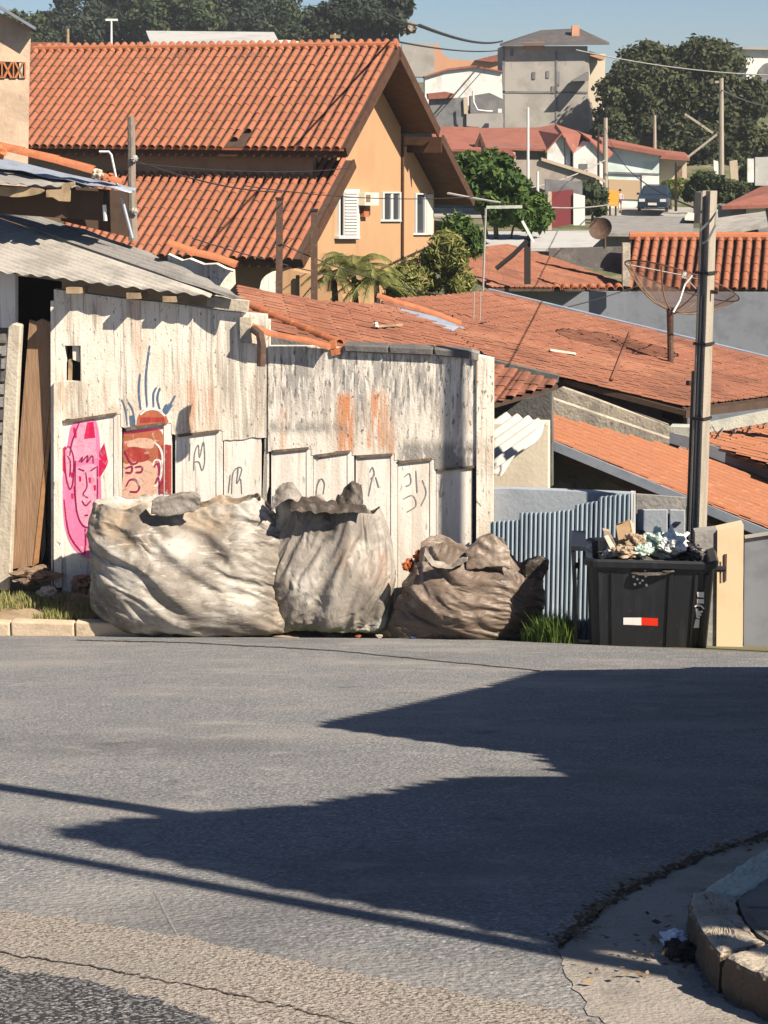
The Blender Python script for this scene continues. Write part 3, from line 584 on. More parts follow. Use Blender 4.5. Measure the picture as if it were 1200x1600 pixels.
# ------------------------------------------------------------------ left shack: awning, upper roof, door, posts
def corr_sheet(pl, px, name, m, parent, pitch=.16, amp=.022, th=.007, seg=8, edge_noise=0.0, **kw):
    """corrugated sheet cut from a roof plane by a pixel outline; ribs run down the slope"""
    p0, n, d, e = pl
    pts = [hit(x, y, pl) for x, y in px]
    ab = [((q - p0).dot(e), (q - p0).dot(d)) for q in pts]
    a0, a1 = min(q[0] for q in ab), max(q[0] for q in ab)
    na = max(8, int((a1 - a0) / pitch * seg)); mb = MB(); T = []; Bt = []
    for i in range(na + 1):
        a = a0 + (a1 - a0) * i / na; a = min(max(a, a0 + 1e-4), a1 - 1e-4); cr = []
        for k in range(len(ab)):
            (x0, y0), (x1, y1) = ab[k], ab[(k + 1) % len(ab)]
            if (x0 - a) * (x1 - a) < 0: cr.append(y0 + (y1 - y0) * (a - x0) / (x1 - x0))
        if len(cr) < 2: continue
        b0, b1 = min(cr), max(cr); h = amp * math.sin(2 * math.pi * a / pitch)
        b1 += edge_noise * nz(a * 5, 2)
        T.append([p0 + e * a + d * (b0 + (b1 - b0) * f) + n * (h + .006 * nz(a * .7, f * 3, 1)) for f in (0, .2, .4, .6, .8, 1)])
    mb.grid(T); o_ = mb.build(name, m, parent, smooth=True, **kw)
    s_ = o_.modifiers.new('solid', 'SOLIDIFY'); s_.thickness = th; s_.offset = 0
    return o_
def tiled(pl, px, name, m, parent, rib=.21, row=.36, amp=.045, seg=5, lift=.03, drop=.010, **kw):
    """field of barrel tiles cut from a roof plane by a pixel outline"""
    p0, n, d, e = pl
    ab = [((hit(x, y, pl) - p0).dot(e), (hit(x, y, pl) - p0).dot(d)) for x, y in px]
    a0, a1 = min(q[0] for q in ab), max(q[0] for q in ab); mb = MB()
    nr = int(math.ceil((a1 - a0) / rib))
    for i in range(nr):
        for half in (0, 1):
            ac = a0 + (i + .25 + half * .5) * rib; cr = []
            for k in range(len(ab)):
                (x0, y0), (x1, y1) = ab[k], ab[(k + 1) % len(ab)]
                if (x0 - ac) * (x1 - ac) < 0: cr.append(y0 + (y1 - y0) * (ac - x0) / (x1 - x0))
            if len(cr) < 2: continue
            b0, b1 = min(cr), max(cr); wv = rib * (.31 if half == 0 else .27); sg = 1 if half == 0 else -.35
            b = b0
            while b < b1 - .05:
                be = min(b + row * 1.05, b1); j1 = .008 * nz(i * 3.1, b * 2); j2 = .008 * nz(i * 3.1 + 5, b * 2)
                rows = []
                for (bb, up, wf) in ((b, 0.0, .92), (be, drop, 1.0)):
                    rows.append([p0 + e * (ac + j1 + math.cos(math.pi * k / seg) * wv * wf) + d * bb + n * (lift + up + j2 + sg * amp * math.sin(math.pi * k / seg)) for k in range(seg + 1)])
                mb.grid(rows); b += row
    o = mb.build(name, m, parent, smooth=True, **kw); return o
def slab(pl, px, th, name, m, parent, up=0.0, **kw):
    pts = [hit(x, y, pl) + pl[1] * up for x, y in px]
    return MB().prism(pts, -pl[1] * th).build(name, m, parent, **kw)

shack = thing('roadside_shack', 'shack with a pale corrugated awning roof above the graffiti wall', 'shack', Kp(-.5, TW + .3, Z_SW))
yw = hit(330, 462, PU).y - .20
def plane3(p1, p2, p3, a, b):       # plane through three points, ribs along the picture direction a > b
    n = (p2 - p1).cross(p3 - p1).normalized(); n = n if n.z > 0 else -n
    d = (hit(*b, (p1, n)) - hit(*a, (p1, n))).normalized(); return (p1, n, d, n.cross(d))
def wy(px, off): return hit(px, 450, wpl(TW + off)).y
AWN = plane3(W(330, 462, wy(330, -.20)), W(0, 425, wy(0, -.24)), W(150, 383, wy(150, 1.25)), (0, 345), (330, 456))
awn_t = (AWN[0] + V((0, 0, .03)),) + AWN[1:]
corr_sheet(AWN, [(-70, 352), (-70, 416), (0, 425), (90, 434), (180, 446), (260, 455), (328, 463), (340, 458), (150, 392), (60, 362), (-10, 338)], 'awning_sheet', M['asbestos'], shack, pitch=.105, amp=.015, edge_noise=.03)
corr_sheet(awn_t, [(-10, 336), (60, 362), (150, 392), (250, 426), (338, 460), (386, 469), (300, 425), (215, 388), (130, 358), (60, 338), (-10, 322)], 'awning_sheet', M['asbestos_grey'], shack, pitch=.105, amp=.015, edge_noise=.03)
# purlin stubs under the awning
for x in (110, 205, 262):
    a = hit(x, 446 + (x - 90) * .09, AWN) + V((0, .16, -.06)); MB().bar(a, a + B * .4 + V((0, 0, -.02)), .16, .07).build('rafter_end', M['old_wood'], shack)
MB().bar(hit(325, 470, wpl(TW - .03)), hit(388, 478, wpl(TW - .03)), .12, .12).build('lintel', M['cement_lit'], shack)
MB().box(hit(387, 514, wpl(TW + .05)), .13, .3, .30, A, B).build('wall_bracket', M['cement_lit'], shack)
MB().prism([hit(x, y, wpl(TW + .5)) for x, y in [(335, 462), (384, 470), (384, 500), (335, 500)]], B * .1).build('inner_wall', M['cement_lit'], shack)
# dark inside of the doorway, left of the wall
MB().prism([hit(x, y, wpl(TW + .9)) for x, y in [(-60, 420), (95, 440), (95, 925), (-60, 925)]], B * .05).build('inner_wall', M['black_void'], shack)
MB().prism([hit(x, y, wpl(TW + .22)) for x, y in [(-60, 415), (24, 428), (24, 512), (-60, 512)]], B * .12).build('side_wall', M['panel_white'], shack)
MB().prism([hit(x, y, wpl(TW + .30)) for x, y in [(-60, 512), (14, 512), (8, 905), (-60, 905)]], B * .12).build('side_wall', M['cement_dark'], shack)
for k in range(9):
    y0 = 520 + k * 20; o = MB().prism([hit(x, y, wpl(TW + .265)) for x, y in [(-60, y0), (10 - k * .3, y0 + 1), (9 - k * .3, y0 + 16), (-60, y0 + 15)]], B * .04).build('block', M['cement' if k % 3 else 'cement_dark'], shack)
MB().prism([hit(x, y, wpl(TW + .5)) for x, y in [(62, 640), (68, 640), (70, 860), (64, 880)]], B * .04).build('door_jamb', M['weathered_wood'], shack)
MB().prism([hit(x, y, wpl(TW + .42)) for x, y in [(74, 600), (80, 600), (80, 890), (74, 890)]], B * .05).build('door_jamb', M['dark_wood'], shack)
# horizontal beams under the upper roof
UPR = slope_plane(W(213, 297, yw + 1.2), plan(-35), 9)
corr_sheet(UPR, [(-60, 232), (0, 246), (110, 272), (213, 296), (205, 300), (110, 283), (0, 262), (-60, 250)], 'upper_sheet', M['zinc'], shack, amp=.012)
corr_sheet((UPR[0] - V((0, 0, .05)),) + UPR[1:], [(-60, 250), (0, 260), (110, 282), (160, 292), (110, 292), (0, 286), (-60, 284)], 'upper_sheet', M['asbestos_grey'], shack, amp=.012)
yb = yw + .9
MB().prism([W(x, y, yb) for x, y in smooth_px([(-60, 290), (0, 291), (60, 294), (64, 302), (30, 308), (0, 306), (-60, 304)], 3)], (0, .12, 0)).build('beam', M['old_wood'], shack)
MB().prism([W(x, y, yb + .05) for x, y in [(72, 297), (96, 296), (97, 287), (115, 284), (116, 289), (109, 293), (108, 315), (92, 314), (82, 308), (72, 308)]], (0, .1, 0)).build('beam_end', M['old_wood'], shack)
MB().prism([W(x, y, yb + .55) for x, y in [(-60, 285), (160, 300), (160, 345), (-60, 330)]], (0, .08, 0)).build('inner_wall', M['dark_wood'], shack)
MB().prism([W(x, y, yb + .9) for x, y in [(95, 290), (205, 300), (200, 370), (95, 345)]], (0, .08, 0)).build('inner_wall', M['dark_wood'], shack)
# clay ridge tiles on the upper roof
def barrel(a, b, r, name, parent, m=None, tilt=V((0, 0, 1)), r2=None, th=.014):
    a, b = V(a), V(b); d = (b - a).normalized(); s = d.cross(tilt).normalized(); u = s.cross(d); r2 = r2 or r * 1.12; n = 10
    out = []; inn = []
    for (c, rr) in ((a, r), (b, r2)):
        out.append([c + s * math.cos(math.pi * k / n) * rr + u * math.sin(math.pi * k / n) * rr for k in range(n + 1)])
        inn.append([c + s * math.cos(math.pi * k / n) * (rr - th) + u * math.sin(math.pi * k / n) * (rr - th) for k in range(n + 1)])
    mb = MB(); mb.grid(out); mb.grid(inn[::-1]); mb.grid([out[1], inn[1]]); mb.grid([inn[0], out[0]])
    return mb.build(name, m or M['clay'], parent, smooth=True)
yr = yw + 1.25
pr = [(-60, 218), (-8, 231), (32, 241), (86, 254), (142, 270)]
for i in range(4): barrel(W(*pr[i], yr), W(pr[i + 1][0] + 4, pr[i + 1][1] + 1, yr - .02), .085, 'ridge_tile', shack)
barrel(W(150, 274, yr), W(190, 288, yr), .06, 'ridge_tile', shack)
crumple('mortar_lump', W(152, 272, yr - .05), .07, M['cement_lit'], 2, .9, parent=shack)
crumple('mortar_lump', W(-2, 238, yr - .12), .09, M['hollow_brick'], 4, .9, parent=shack)
crumple('mortar_lump', W(172, 276, yr), .06, M['clay'], 6, .7, parent=shack)
# light stays that hold the upper sheet
MB().tube([W(190, 308, yr), W(207, 372, yr)], .02, 6).build('stay', M['zinc'], shack)
MB().tube([W(163, 320, yr), W(165, 345, yr)], .025, 6).build('stay', M['metal_white'], shack)
MB().tube([W(184, 292, yr + .1), W(179, 266, yr + .1), W(174, 242, yr + .1), W(170, 237, yr + .1), W(155, 237, yr + .1)], .015, 6).build('pipe_bend', M['metal_white'], shack)
# clay verge tiles and stub of white wall at the right end of the shack
pr = [(180, 352), (222, 372), (262, 383), (302, 398), (338, 406), (366, 417)]
yv = yw + 1.0
for i in range(2, 5): barrel(W(*pr[i], yv), W(pr[i + 1][0] + 3, pr[i + 1][1] + 1, yv - .02), .075, 'verge_tile', shack)
mb = MB(); pts = [W(x, y, yv + .1) for x, y in [(262, 398), (284, 408), (296, 405), (318, 414), (338, 413), (352, 420), (365, 424), (366, 446), (352, 462), (300, 450), (262, 430)]]
mb.prism(pts, (0, .25, 0)).build('gable_stub', M['wall_up'], shack)
# timber post on the shack roof with insulators
tp = thing('timber_post', 'short weathered timber service post standing behind the awning roof', 'post', W(206, 374, yr + .2))
MB().tube([W(208, 376, yr + .2), W(206, 280, yr + .2), W(205, 182, yr + .2)], [.058, .05, .045], 8).build('post', M['weathered_wood'], tp)
for y, s in ((248, 1), (330, 1)): crumple('insulator', W(206 + s * 4, y, yr + .14), .045, M['wire_pale'], y, 1.0, parent=tp, n=8)
# concrete fence post and plank at the doorway
fp = thing('concrete_post', 'pale weathered concrete post at the left of the doorway', 'post', hit(20, 920, wpl(TW - .1)))
o = MB().prism([hit(x, y, wpl(TW - .1)) for x, y in [(12, 512), (20, 505), (33, 508), (30, 560), (22, 740), (15, 922), (-6, 922), (0, 740), (6, 600)]], B * .12).build('post', M['fence_post'], fp); bevel(o, .015)
dp = thing('leaning_plank', 'wide brown wooden plank leaning in the dark doorway', 'plank', hit(35, 884, wpl(TW + .05)))
f0, f1 = wpl(TW + .02), wpl(TW + .16)
top = [hit(46, 500, f1), hit(56, 503, f1), hit(66, 498, f1), hit(76, 503, f1), hit(93, 501, f1)]; bot = [hit(50, 884, f0), hit(14, 890, f0)]
MB().prism(top + bot, B * .03 + V((0, 0, .004))).build('board', M['plank'], dp)
MB().prism([hit(93, 502, f1) + A * .003, hit(96, 504, f1) + A * .003, hit(59, 880, f0) + A * .003, hit(51, 884, f0) + A * .003], B * .028).build('board_edge', M['plank_edge'], dp)
crumple('door_step', hit(55, 898, wpl(TW - .02)), .30, M['brown_step'], 8, .35, label='low brown earth and rubble step below the doorway', cat='step')
crumple('rubble_stone', hit(74, 925, wpl(.85)), .11, M['stone'], 11, .7, label='rounded grey stone lying on the verge by the doorway', cat='stone')
crumple('rubble_stone', hit(128, 912, wpl(1.0)), .14, M['brown_step'], 14, .8, label='brown rubble lump at the foot of the pink graffiti face', cat='stone')

# ------------------------------------------------------------------ rubbish bags
def bag(name, label, sil, topline, y0, ry, m, zb_py, fold_dir, seed, hollow=.28, amp=.07, lean=0.0, nth=190, nh=96, slack=.02, press=.6, frames=18, aniso=.22):
    """sil: (h, pxL, pxR); topline: (px, py) of the rim seen from the front; rests on pixel row zb_py"""
    zb = W(0, zb_py, y0 - ry * .6).z
    hs = [q[0] for q in sil]; Lx = [W(q[1], 880, y0).x for q in sil]; Rx = [W(q[2], 880, y0).x for q in sil]
    tx = [W(q[0], q[1], y0).x for q in topline]; tz = [W(q[0], q[1], y0).z for q in topline]
    fd = V(fold_dir).normalized(); sd = V((0, 1, 0)).cross(fd)
    P = []; inner = 16
    for i in range(nh + inner + 1):
        if i <= nh: h = i / nh; ins = 0
        else: h = 1.0; ins = (i - nh) / inner
        row = []
        xl, xr = float(np.interp(h, hs, Lx)), float(np.interp(h, hs, Rx)); cx, a = (xl + xr) / 2, (xr - xl) / 2
        bul = math.sin(math.pi * min(1, .12 + h * .8)) ** .55
        for j in range(nth + 1):
            th = 2 * math.pi * (j % nth) / nth; c_, s_ = math.cos(th), math.sin(th); ex = 2 / 2.5
            ux = math.copysign(abs(c_) ** ex, c_); uy = math.copysign(abs(s_) ** ex, s_)
            k = 1.0 - .93 * max(0, ins - .08) if ins else 1.0
            x = cx + a * ux * k; y = y0 + ry * uy * bul * k + lean * (h - .4)
            zt = float(np.interp(x, tx, tz))
            if s_ > 0: zt -= .04 * s_
            zt += .02 * nz(th * 5, seed) + .015 * nz(th * 17, seed + 3)
            z = zb + (zt - zb) * h
            if ins: z -= hollow * min(1, ins * 2.2) ** .6 * (1 + .3 * nz(x * 4, y * 4, seed))
            q = V((x, y, z))
            # folds
            g = V((q.dot(fd) * .62, q.y * 1.0, q.dot(sd) * 2.5)) + V((seed * 3.1, seed, 0))
            wv = noise.noise(V((q.x * 1.1, q.y * 1.1, q.z * 1.1 + seed))) * .8
            rd = lambda p_, k_, e_: max(0.0, 1 - k_ * abs(noise.noise(p_))) ** e_
            g = g + V((noise.noise(q * 1.3 + V((0, 8, seed))) * .9, 0, noise.noise(q * 1.1 + V((3, 0, seed))) * .9))
            mk = min(1, max(0, .5 + 1.6 * noise.noise(q * 1.4 + V((seed, 9, 2)))))
            f1 = rd(g * .8 + V((wv, 0, wv)), 2.2, 1.2)
            f2 = rd(g * 1.7 + V((wv * 2, 3, wv)), 2.6, 1.5)
            g3 = V((g.x * 1.1 + g.z * .35, g.y, g.z))
            f3 = rd(g3 * 3.3 + V((wv * 3, 7, wv)), 3.2, 1.6)
            f4 = rd(g3 * 7.0 + V((wv * 3, 2, 0)), 3.4, 1.4)
            big = noise.noise(q * .9 + V((seed, 0, 5))); med = noise.noise(q * 1.9 + V((seed, 4, 1)))
            fade = min(1, h / .12 + .25)
            disp = fade * (amp * (f1 * .75 + f2 * .50 * mk + f3 * .26 * mk + f4 * .12 * (1 - mk * .5) - .4) + .19 * big + .09 * med)
            nrm = V((ux / max(a, .1), uy / ry, .15)).normalized()
            if ins: disp *= max(0, 1 - ins * 3)
            q += nrm * disp
            if h < .10: q += V((ux, uy, 0)) * (.06 * (f2 - .3) * (1 - h / .10))
            row.append(q)
        P.append(row)
    # let the sack settle as cloth so that the folds fall like fabric
    vs = [q for r_ in P for q in r_[:-1]]; nr = len(P); fs = []
    for i in range(nr - 1):
        for j in range(nth): fs.append((i * nth + j, i * nth + (j + 1) % nth, (i + 1) * nth + (j + 1) % nth, (i + 1) * nth + j))
    n0 = len(vs); vs += [V((np.mean([q.x for q in P[0]]), y0, zb + .02)), V((np.mean([q.x for q in P[-1]]), y0, P[-1][0].z))]
    for j in range(nth): fs += [(n0, (j + 1) % nth, j), (n0 + 1, (nr - 1) * nth + j, (nr - 1) * nth + (j + 1) % nth)]
    o = MB().add(vs, fs).build(name, m, smooth=True, label=label, cat='bag', group='big rubbish bags along the wall')
    vg = o.vertex_groups.new(name='pin')
    for i in range(nr):
        wv = 1.0 if i == 0 else (.6 if i >= nh else (.3 if i > nh * .9 else .14))
        vg.add([i * nth + j for j in range(nth)], wv, 'REPLACE')
    vg.add([n0, n0 + 1], 1.0, 'REPLACE')
    cc = V((np.mean([q.x for q in vs]), y0, zb))
    bs_ = o.shape_key_add(name='Basis'); rk = o.shape_key_add(name='settled')     # the sack starts larger across the folds and is drawn in to its size
    for k_, q in enumerate(vs):
        dq = q - cc; st_ = q + sd * (dq.dot(sd) * aniso) + V((0, dq.y * aniso * .3, 0))
        bs_.data[k_].co = st_; rk.data[k_].co = q
        o.data.vertices[k_].co = st_
    rk.value = 0.0; rk.keyframe_insert('value', frame=1); rk.value = 1.0; rk.keyframe_insert('value', frame=frames - 6)
    cm = o.modifiers.new('cloth', 'CLOTH'); cs = cm.settings
    cs.quality = 4; cs.mass = .22; cs.tension_stiffness = cs.compression_stiffness = 18; cs.shear_stiffness = 4; cs.bending_stiffness = .02
    cs.tension_damping = cs.compression_damping = cs.shear_damping = 8; cs.air_damping = 3
    cs.use_pressure = True; cs.uniform_pressure_force = press; cs.shrink_min = cs.shrink_max = -slack
    cs.vertex_group_mass = 'pin'; cs.pin_stiffness = .5; cs.effector_weights.gravity = .12
    cm.collision_settings.use_collision = False; cm.collision_settings.use_self_collision = False
    cm.point_cache.frame_start = 1; cm.point_cache.frame_end = frames
    for f in range(1, frames + 1): SC.frame_set(f)
    m2 = bpy.data.meshes.new_from_object(o.evaluated_get(bpy.context.evaluated_depsgraph_get()))
    o.animation_data_clear(); o.modifiers.clear(); o.data = m2; m2.name = name; SC.frame_set(1)
    m2.polygons.foreach_set('use_smooth', [True] * len(m2.polygons))
    sb = o.modifiers.new('sub', 'SUBSURF'); sb.levels = sb.render_levels = 1
    return o
def cloth(parent, rows, depth, m, seed, name='flap', amp=.02, n=36):
    """crumpled cloth flap; rows = list of pixel polylines (same length), depth per row"""
    ROWS = []
    k = len(rows)
    for i in range(n + 1):
        f = i / n * (k - 1); a = min(int(f), k - 2); g = f - a; line = []
        mlen = len(rows[0])
        for j in range(n + 1):
            h = j / n * (mlen - 1); b = min(int(h), mlen - 2); e = h - b
            def lerp(r): return (rows[r][b][0] * (1 - e) + rows[r][b + 1][0] * e, rows[r][b][1] * (1 - e) + rows[r][b + 1][1] * e)
            p, q = lerp(a), lerp(a + 1); x = p[0] * (1 - g) + q[0] * g; y = p[1] * (1 - g) + q[1] * g
            d = depth[a] * (1 - g) + depth[a + 1] * g
            pt = W(x, y, d); rg_ = .4 - abs(nz(x * .045, y * .06, seed)); r2_ = .4 - abs(nz(x * .11, y * .13, seed + 4)); ed_ = min(1, 4 * min(f / (k - 1), 1 - f / (k - 1)) + .5)
            pt.y -= amp * 2.2 * rg_ * ed_ + amp * .6 * r2_; pt.z += amp * 1.2 * nz(x * .09, y * .09, seed + 2) + amp * .3 * nz(x * .25, y * .2, seed)
            line.append(pt)
        ROWS.append(line)
    o = MB().grid(ROWS).build(name, m, parent, smooth=True); s_ = o.modifiers.new('s', 'SOLIDIFY'); s_.thickness = .006; return o
y1 = Kp(2.1, .52).y
b1 = bag('rubbish_bag', 'largest pale grey woven rubbish bag, slumped on the kerb at the left', [(0, 225, 455), (.10, 170, 464), (.25, 148, 464), (.5, 145, 462), (.75, 152, 458), (.9, 158, 440), (1, 165, 412)],
         [(140, 806), (158, 784), (178, 781), (205, 786), (228, 778), (242, 794), (275, 790), (312, 784), (345, 776), (368, 782), (395, 774), (420, 782), (440, 790), (470, 800)], y1, .80, M['bag_pale'], 992, (1, 0, -.42), 1.3, hollow=.16, amp=.05, aniso=.24)
cloth(b1, [[(236, 802), (260, 806), (300, 800), (312, 792)], [(238, 782), (262, 776), (300, 770), (314, 778)], [(245, 778), (268, 772), (296, 768), (310, 772)]], [y1 - .58, y1 - .60, y1 - .40], M['bag_grey'], 3, amp=.018)
y2 = Kp(4.0, .62).y
b2 = bag('rubbish_bag', 'grey middle rubbish bag with crumpled dark open top', [(0, 440, 610), (.12, 425, 619), (.3, 425, 616), (.55, 425, 606), (.8, 428, 600), (1, 432, 592)],
         [(420, 775), (432, 764), (448, 758), (464, 774), (480, 780), (500, 776), (516, 786), (530, 778), (545, 762), (560, 770), (568, 794), (584, 796), (600, 788), (625, 800)], y2, .62, M['bag_grey'], 988, (.5, 0, 1), 4.6, hollow=.22, amp=.04, aniso=.18)
cloth(b2, [[(424, 800), (440, 784), (458, 780), (476, 800)], [(426, 776), (440, 758), (458, 754), (474, 784)], [(430, 772), (442, 756), (458, 753), (472, 776)]], [y2 - .42, y2 - .30, y2 - .25], M['bag_grey'], 2, amp=.02)
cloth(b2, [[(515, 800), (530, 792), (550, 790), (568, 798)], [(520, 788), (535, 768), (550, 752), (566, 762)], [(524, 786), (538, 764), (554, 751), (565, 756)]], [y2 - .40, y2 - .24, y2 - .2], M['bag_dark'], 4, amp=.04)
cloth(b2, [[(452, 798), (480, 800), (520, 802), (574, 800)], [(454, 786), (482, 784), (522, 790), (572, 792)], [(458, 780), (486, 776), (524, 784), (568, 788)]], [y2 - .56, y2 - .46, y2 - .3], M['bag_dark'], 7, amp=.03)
y3 = Kp(5.4, .42).y
b3 = bag('rubbish_bag', 'brown creased rubbish bag with torn open mouth beside the green weeds', [(0, 628, 818), (.08, 620, 826), (.25, 616, 832), (.5, 620, 842), (.72, 632, 850), (.88, 655, 856), (1, 662, 850)],
         [(600, 890), (640, 868), (668, 850), (690, 842), (712, 850), (735, 860), (748, 846), (768, 838), (790, 848), (800, 868), (812, 884), (826, 876), (845, 872), (865, 876)], y3, .58, M['bag_brown'], 1002, (1, 0, -.36), 9.2, hollow=.34, amp=.07, aniso=.26)
cloth(b3, [[(822, 915), (834, 912), (848, 905), (856, 890)], [(820, 885), (832, 876), (846, 872), (858, 878)], [(824, 880), (834, 873), (846, 870), (856, 874)]], [y3 - .3, y3 - .36, y3 - .2], M['bag_dark'], 5, amp=.03)
cloth(b3, [[(728, 890), (750, 888), (775, 885), (798, 888)], [(728, 862), (750, 848), (772, 842), (796, 862)], [(732, 858), (752, 840), (770, 836), (792, 852)]], [y3 - .48, y3 - .42, y3 - .30], M['bag_brown'], 6, amp=.022)
cloth(b3, [[(662, 868), (675, 884), (705, 890), (730, 876)], [(664, 856), (678, 876), (706, 880), (732, 868)]], [y3 - .55, y3 - .42], M['bag_pale'], 9, amp=.015, name='rim')
crumple('cloth_rag', W(640, 884, y3 + .02), .08, M['orange_rag'], 4, .9, label='rust orange rag sticking out between the middle and brown bags', cat='rag')
crumple('cloth_rag', W(656, 868, y3 + .05), .07, M['orange_rag'], 9, .9, label='dark orange crumpled rag on top of the brown bag edge', cat='rag')
crumple('rubble_stone', hit(616, 992, road_plane(.03)), .07, M['stone'], 21, .6, label='pale broken stone between the middle and brown bags on the road edge', cat='stone')
crumple('rubble_stone', hit(592, 994, road_plane(.02)), .04, M['stone'], 25, .6, label='small pinkish stone next to the red scrap by the middle bag', cat='stone')
crumple('plastic_scrap', hit(560, 994, road_plane(.015)), .03, M['orange_rag'], 28, .5, label='small red plastic scrap on the road below the middle bag', cat='litter')
crumple('plastic_scrap', hit(646, 996, road_plane(.015)), .035, M['plastic_blue'], 31, .5, label='small dark blue plastic scrap below the brown bag', cat='litter')
crumple('rubble_stone', hit(520, 990, road_plane(.02)), .12, M['stone'], 36, .25, label='flat beige slab piece under the middle bag', cat='stone')
# ------------------------------------------------------------------ wheelie container and rubbish
def loft(rings, cap=(True, True)):
    mb = MB(); P = [r + [r[0]] for r in rings]; mb.grid(P)
    if cap[0]: mb.poly(rings[0])
    if cap[1]: mb.poly(rings[-1][::-1])
    return mb
def rrect(c, ax, ay, w, d, z, rad, n=5):
    out = []
    for (sx, sy, a0) in ((1, 1, 0), (-1, 1, 90), (-1, -1, 180), (1, -1, 270)):
        for k in range(n + 1):
            a = R(a0 + 90 * k / n); out.append(V((c.x, c.y, z)) + ax * (sx * (w / 2 - rad) + rad * math.cos(a)) + ay * (sy * (d / 2 - rad) + rad * math.sin(a)))
    return out
DA = plan(-6); DB = V((-DA.y, DA.x, 0))
zt_bin = W(1012, 874, 20.0).z
bc = W(1014, 900, 20.55); zb_bin = zt_bin - 1.30
bc = V((bc.x, bc.y, zb_bin))
binn = thing('rubbish_container', 'black wheeled rubbish container overflowing with rubbish beside the concrete pole', 'container', bc)
rings = [rrect(bc, DA, DB, 1.20, .84, zb_bin + .16, .10), rrect(bc, DA, DB, 1.26, .88, zb_bin + .24, .12), rrect(bc, DA, DB, 1.36, 1.00, zb_bin + 1.16, .13), rrect(bc, DA, DB, 1.37, 1.01, zb_bin + 1.20, .13)]
rings += [rrect(bc, DA, DB, 1.25, .93, zb_bin + 1.20, .11), rrect(bc, DA, DB, 1.18, .86, zb_bin + .85, .1)]
loft(rings).build('body', M['bin_plastic'], binn)
rr = [rrect(bc, DA, DB, 1.33, 1.01, zb_bin + 1.195, .13), rrect(bc, DA, DB, 1.44, 1.10, zb_bin + 1.20, .15), rrect(bc, DA, DB, 1.45, 1.11, zb_bin + 1.26, .15), rrect(bc, DA, DB, 1.40, 1.07, zb_bin + 1.285, .14), rrect(bc, DA, DB, 1.26, .94, zb_bin + 1.26, .12), rrect(bc, DA, DB, 1.25, .93, zb_bin + 1.18, .12)]
loft(rr, (False, False)).build('rim', M['bin_plastic'], binn, smooth=False)
def front(u, h, out=0.0):           # point on the sloping front face; u across (-.5...5), h 0..1
    w_ = 1.26 + .10 * h; d_ = .88 + .12 * h
    return bc + DA * (u * w_) - DB * (d_ / 2 + out) + V((0, 0, .24 + .92 * h))
for u in (-.40, -.30, .16, .36, .44):
    MB().prism([front(u - .018, .02, -.01), front(u + .018, .02, -.01), front(u + .014, .02, .022), front(u - .014, .02, .022)], front(u, .97) - front(u, .02)).build('rib', M['bin_plastic'], binn)
def decal(px, m, name, out, **kw):
    n = (front(.1, 0) - front(-.1, 0)).cross(front(0, 1) - front(0, 0)).normalized(); pl = (front(0, .5, out), n)
    o = MB().poly([hit(x, y, pl) for x, y in px]).build(name, m, binn, **kw)
    if o.data.polygons[0].normal.y > 0: o.data.flip_normals()
decal([(974, 965), (1002, 965), (1002, 977), (974, 976)], M['sticker_white'], 'reflector', .004)
decal([(1002, 965), (1028, 966), (1028, 978), (1002, 977)], M['sticker_red'], 'reflector', .004)
import itertools
for x, y, r_ in ((990, 901, 2.2), (1000, 897, 2), (1009, 900, 2.4), (996, 905, 2), (1004, 907, 2), (992, 913, 2.2), (1010, 914, 2.2), (1000, 911, 1.8), (1008, 892, 1.4)):
    decal([(x + r_ * math.cos(a), y + r_ * math.sin(a)) for a in np.linspace(0, 6.28, 9)[:-1]], M['sticker_white'], 'emblem_dot', .004)
for q in ([(1098, 925), (1109, 925), (1109, 934), (1099, 933)], [(1098, 936), (1109, 936), (1109, 943), (1098, 943)], [(1094, 947), (1099, 944), (1106, 946), (1110, 951), (1108, 952), (1104, 948), (1100, 947), (1095, 949)], [(1096, 951), (1100, 951), (1100, 955), (1107, 954), (1107, 957), (1100, 958), (1105, 959), (1105, 962), (1099, 962), (1103, 964), (1102, 967), (1097, 965)], [(1096, 967), (1102, 968), (1101, 981), (1093, 981)]):
    decal([(x_ - 9, y_) for x_, y_ in q], M['sticker_white'], 'lettering', .03)
for sx in (-1, 1):
    c = bc + DA * (sx * .73) + V((0, 0, 1.08)); MB().tube([c - DA * .03, c + DA * (sx * .10)], .035, 10).build('trunnion', M['bin_plastic'], binn)
    MB().bar(c + DA * (sx * .04) + V((0, 0, .08)), c + DA * (sx * .05) - V((0, 0, .16)), .02, .02).build('handle', M['metal_rust'], binn)
    for sy in (-1, 1):
        wc = bc + DA * (sx * .42) + DB * (sy * .28) + V((0, 0, .09)); MB().tube([wc - DA * .03, wc + DA * .03], .09, 14).build('wheel', M['plastic_black'], binn)
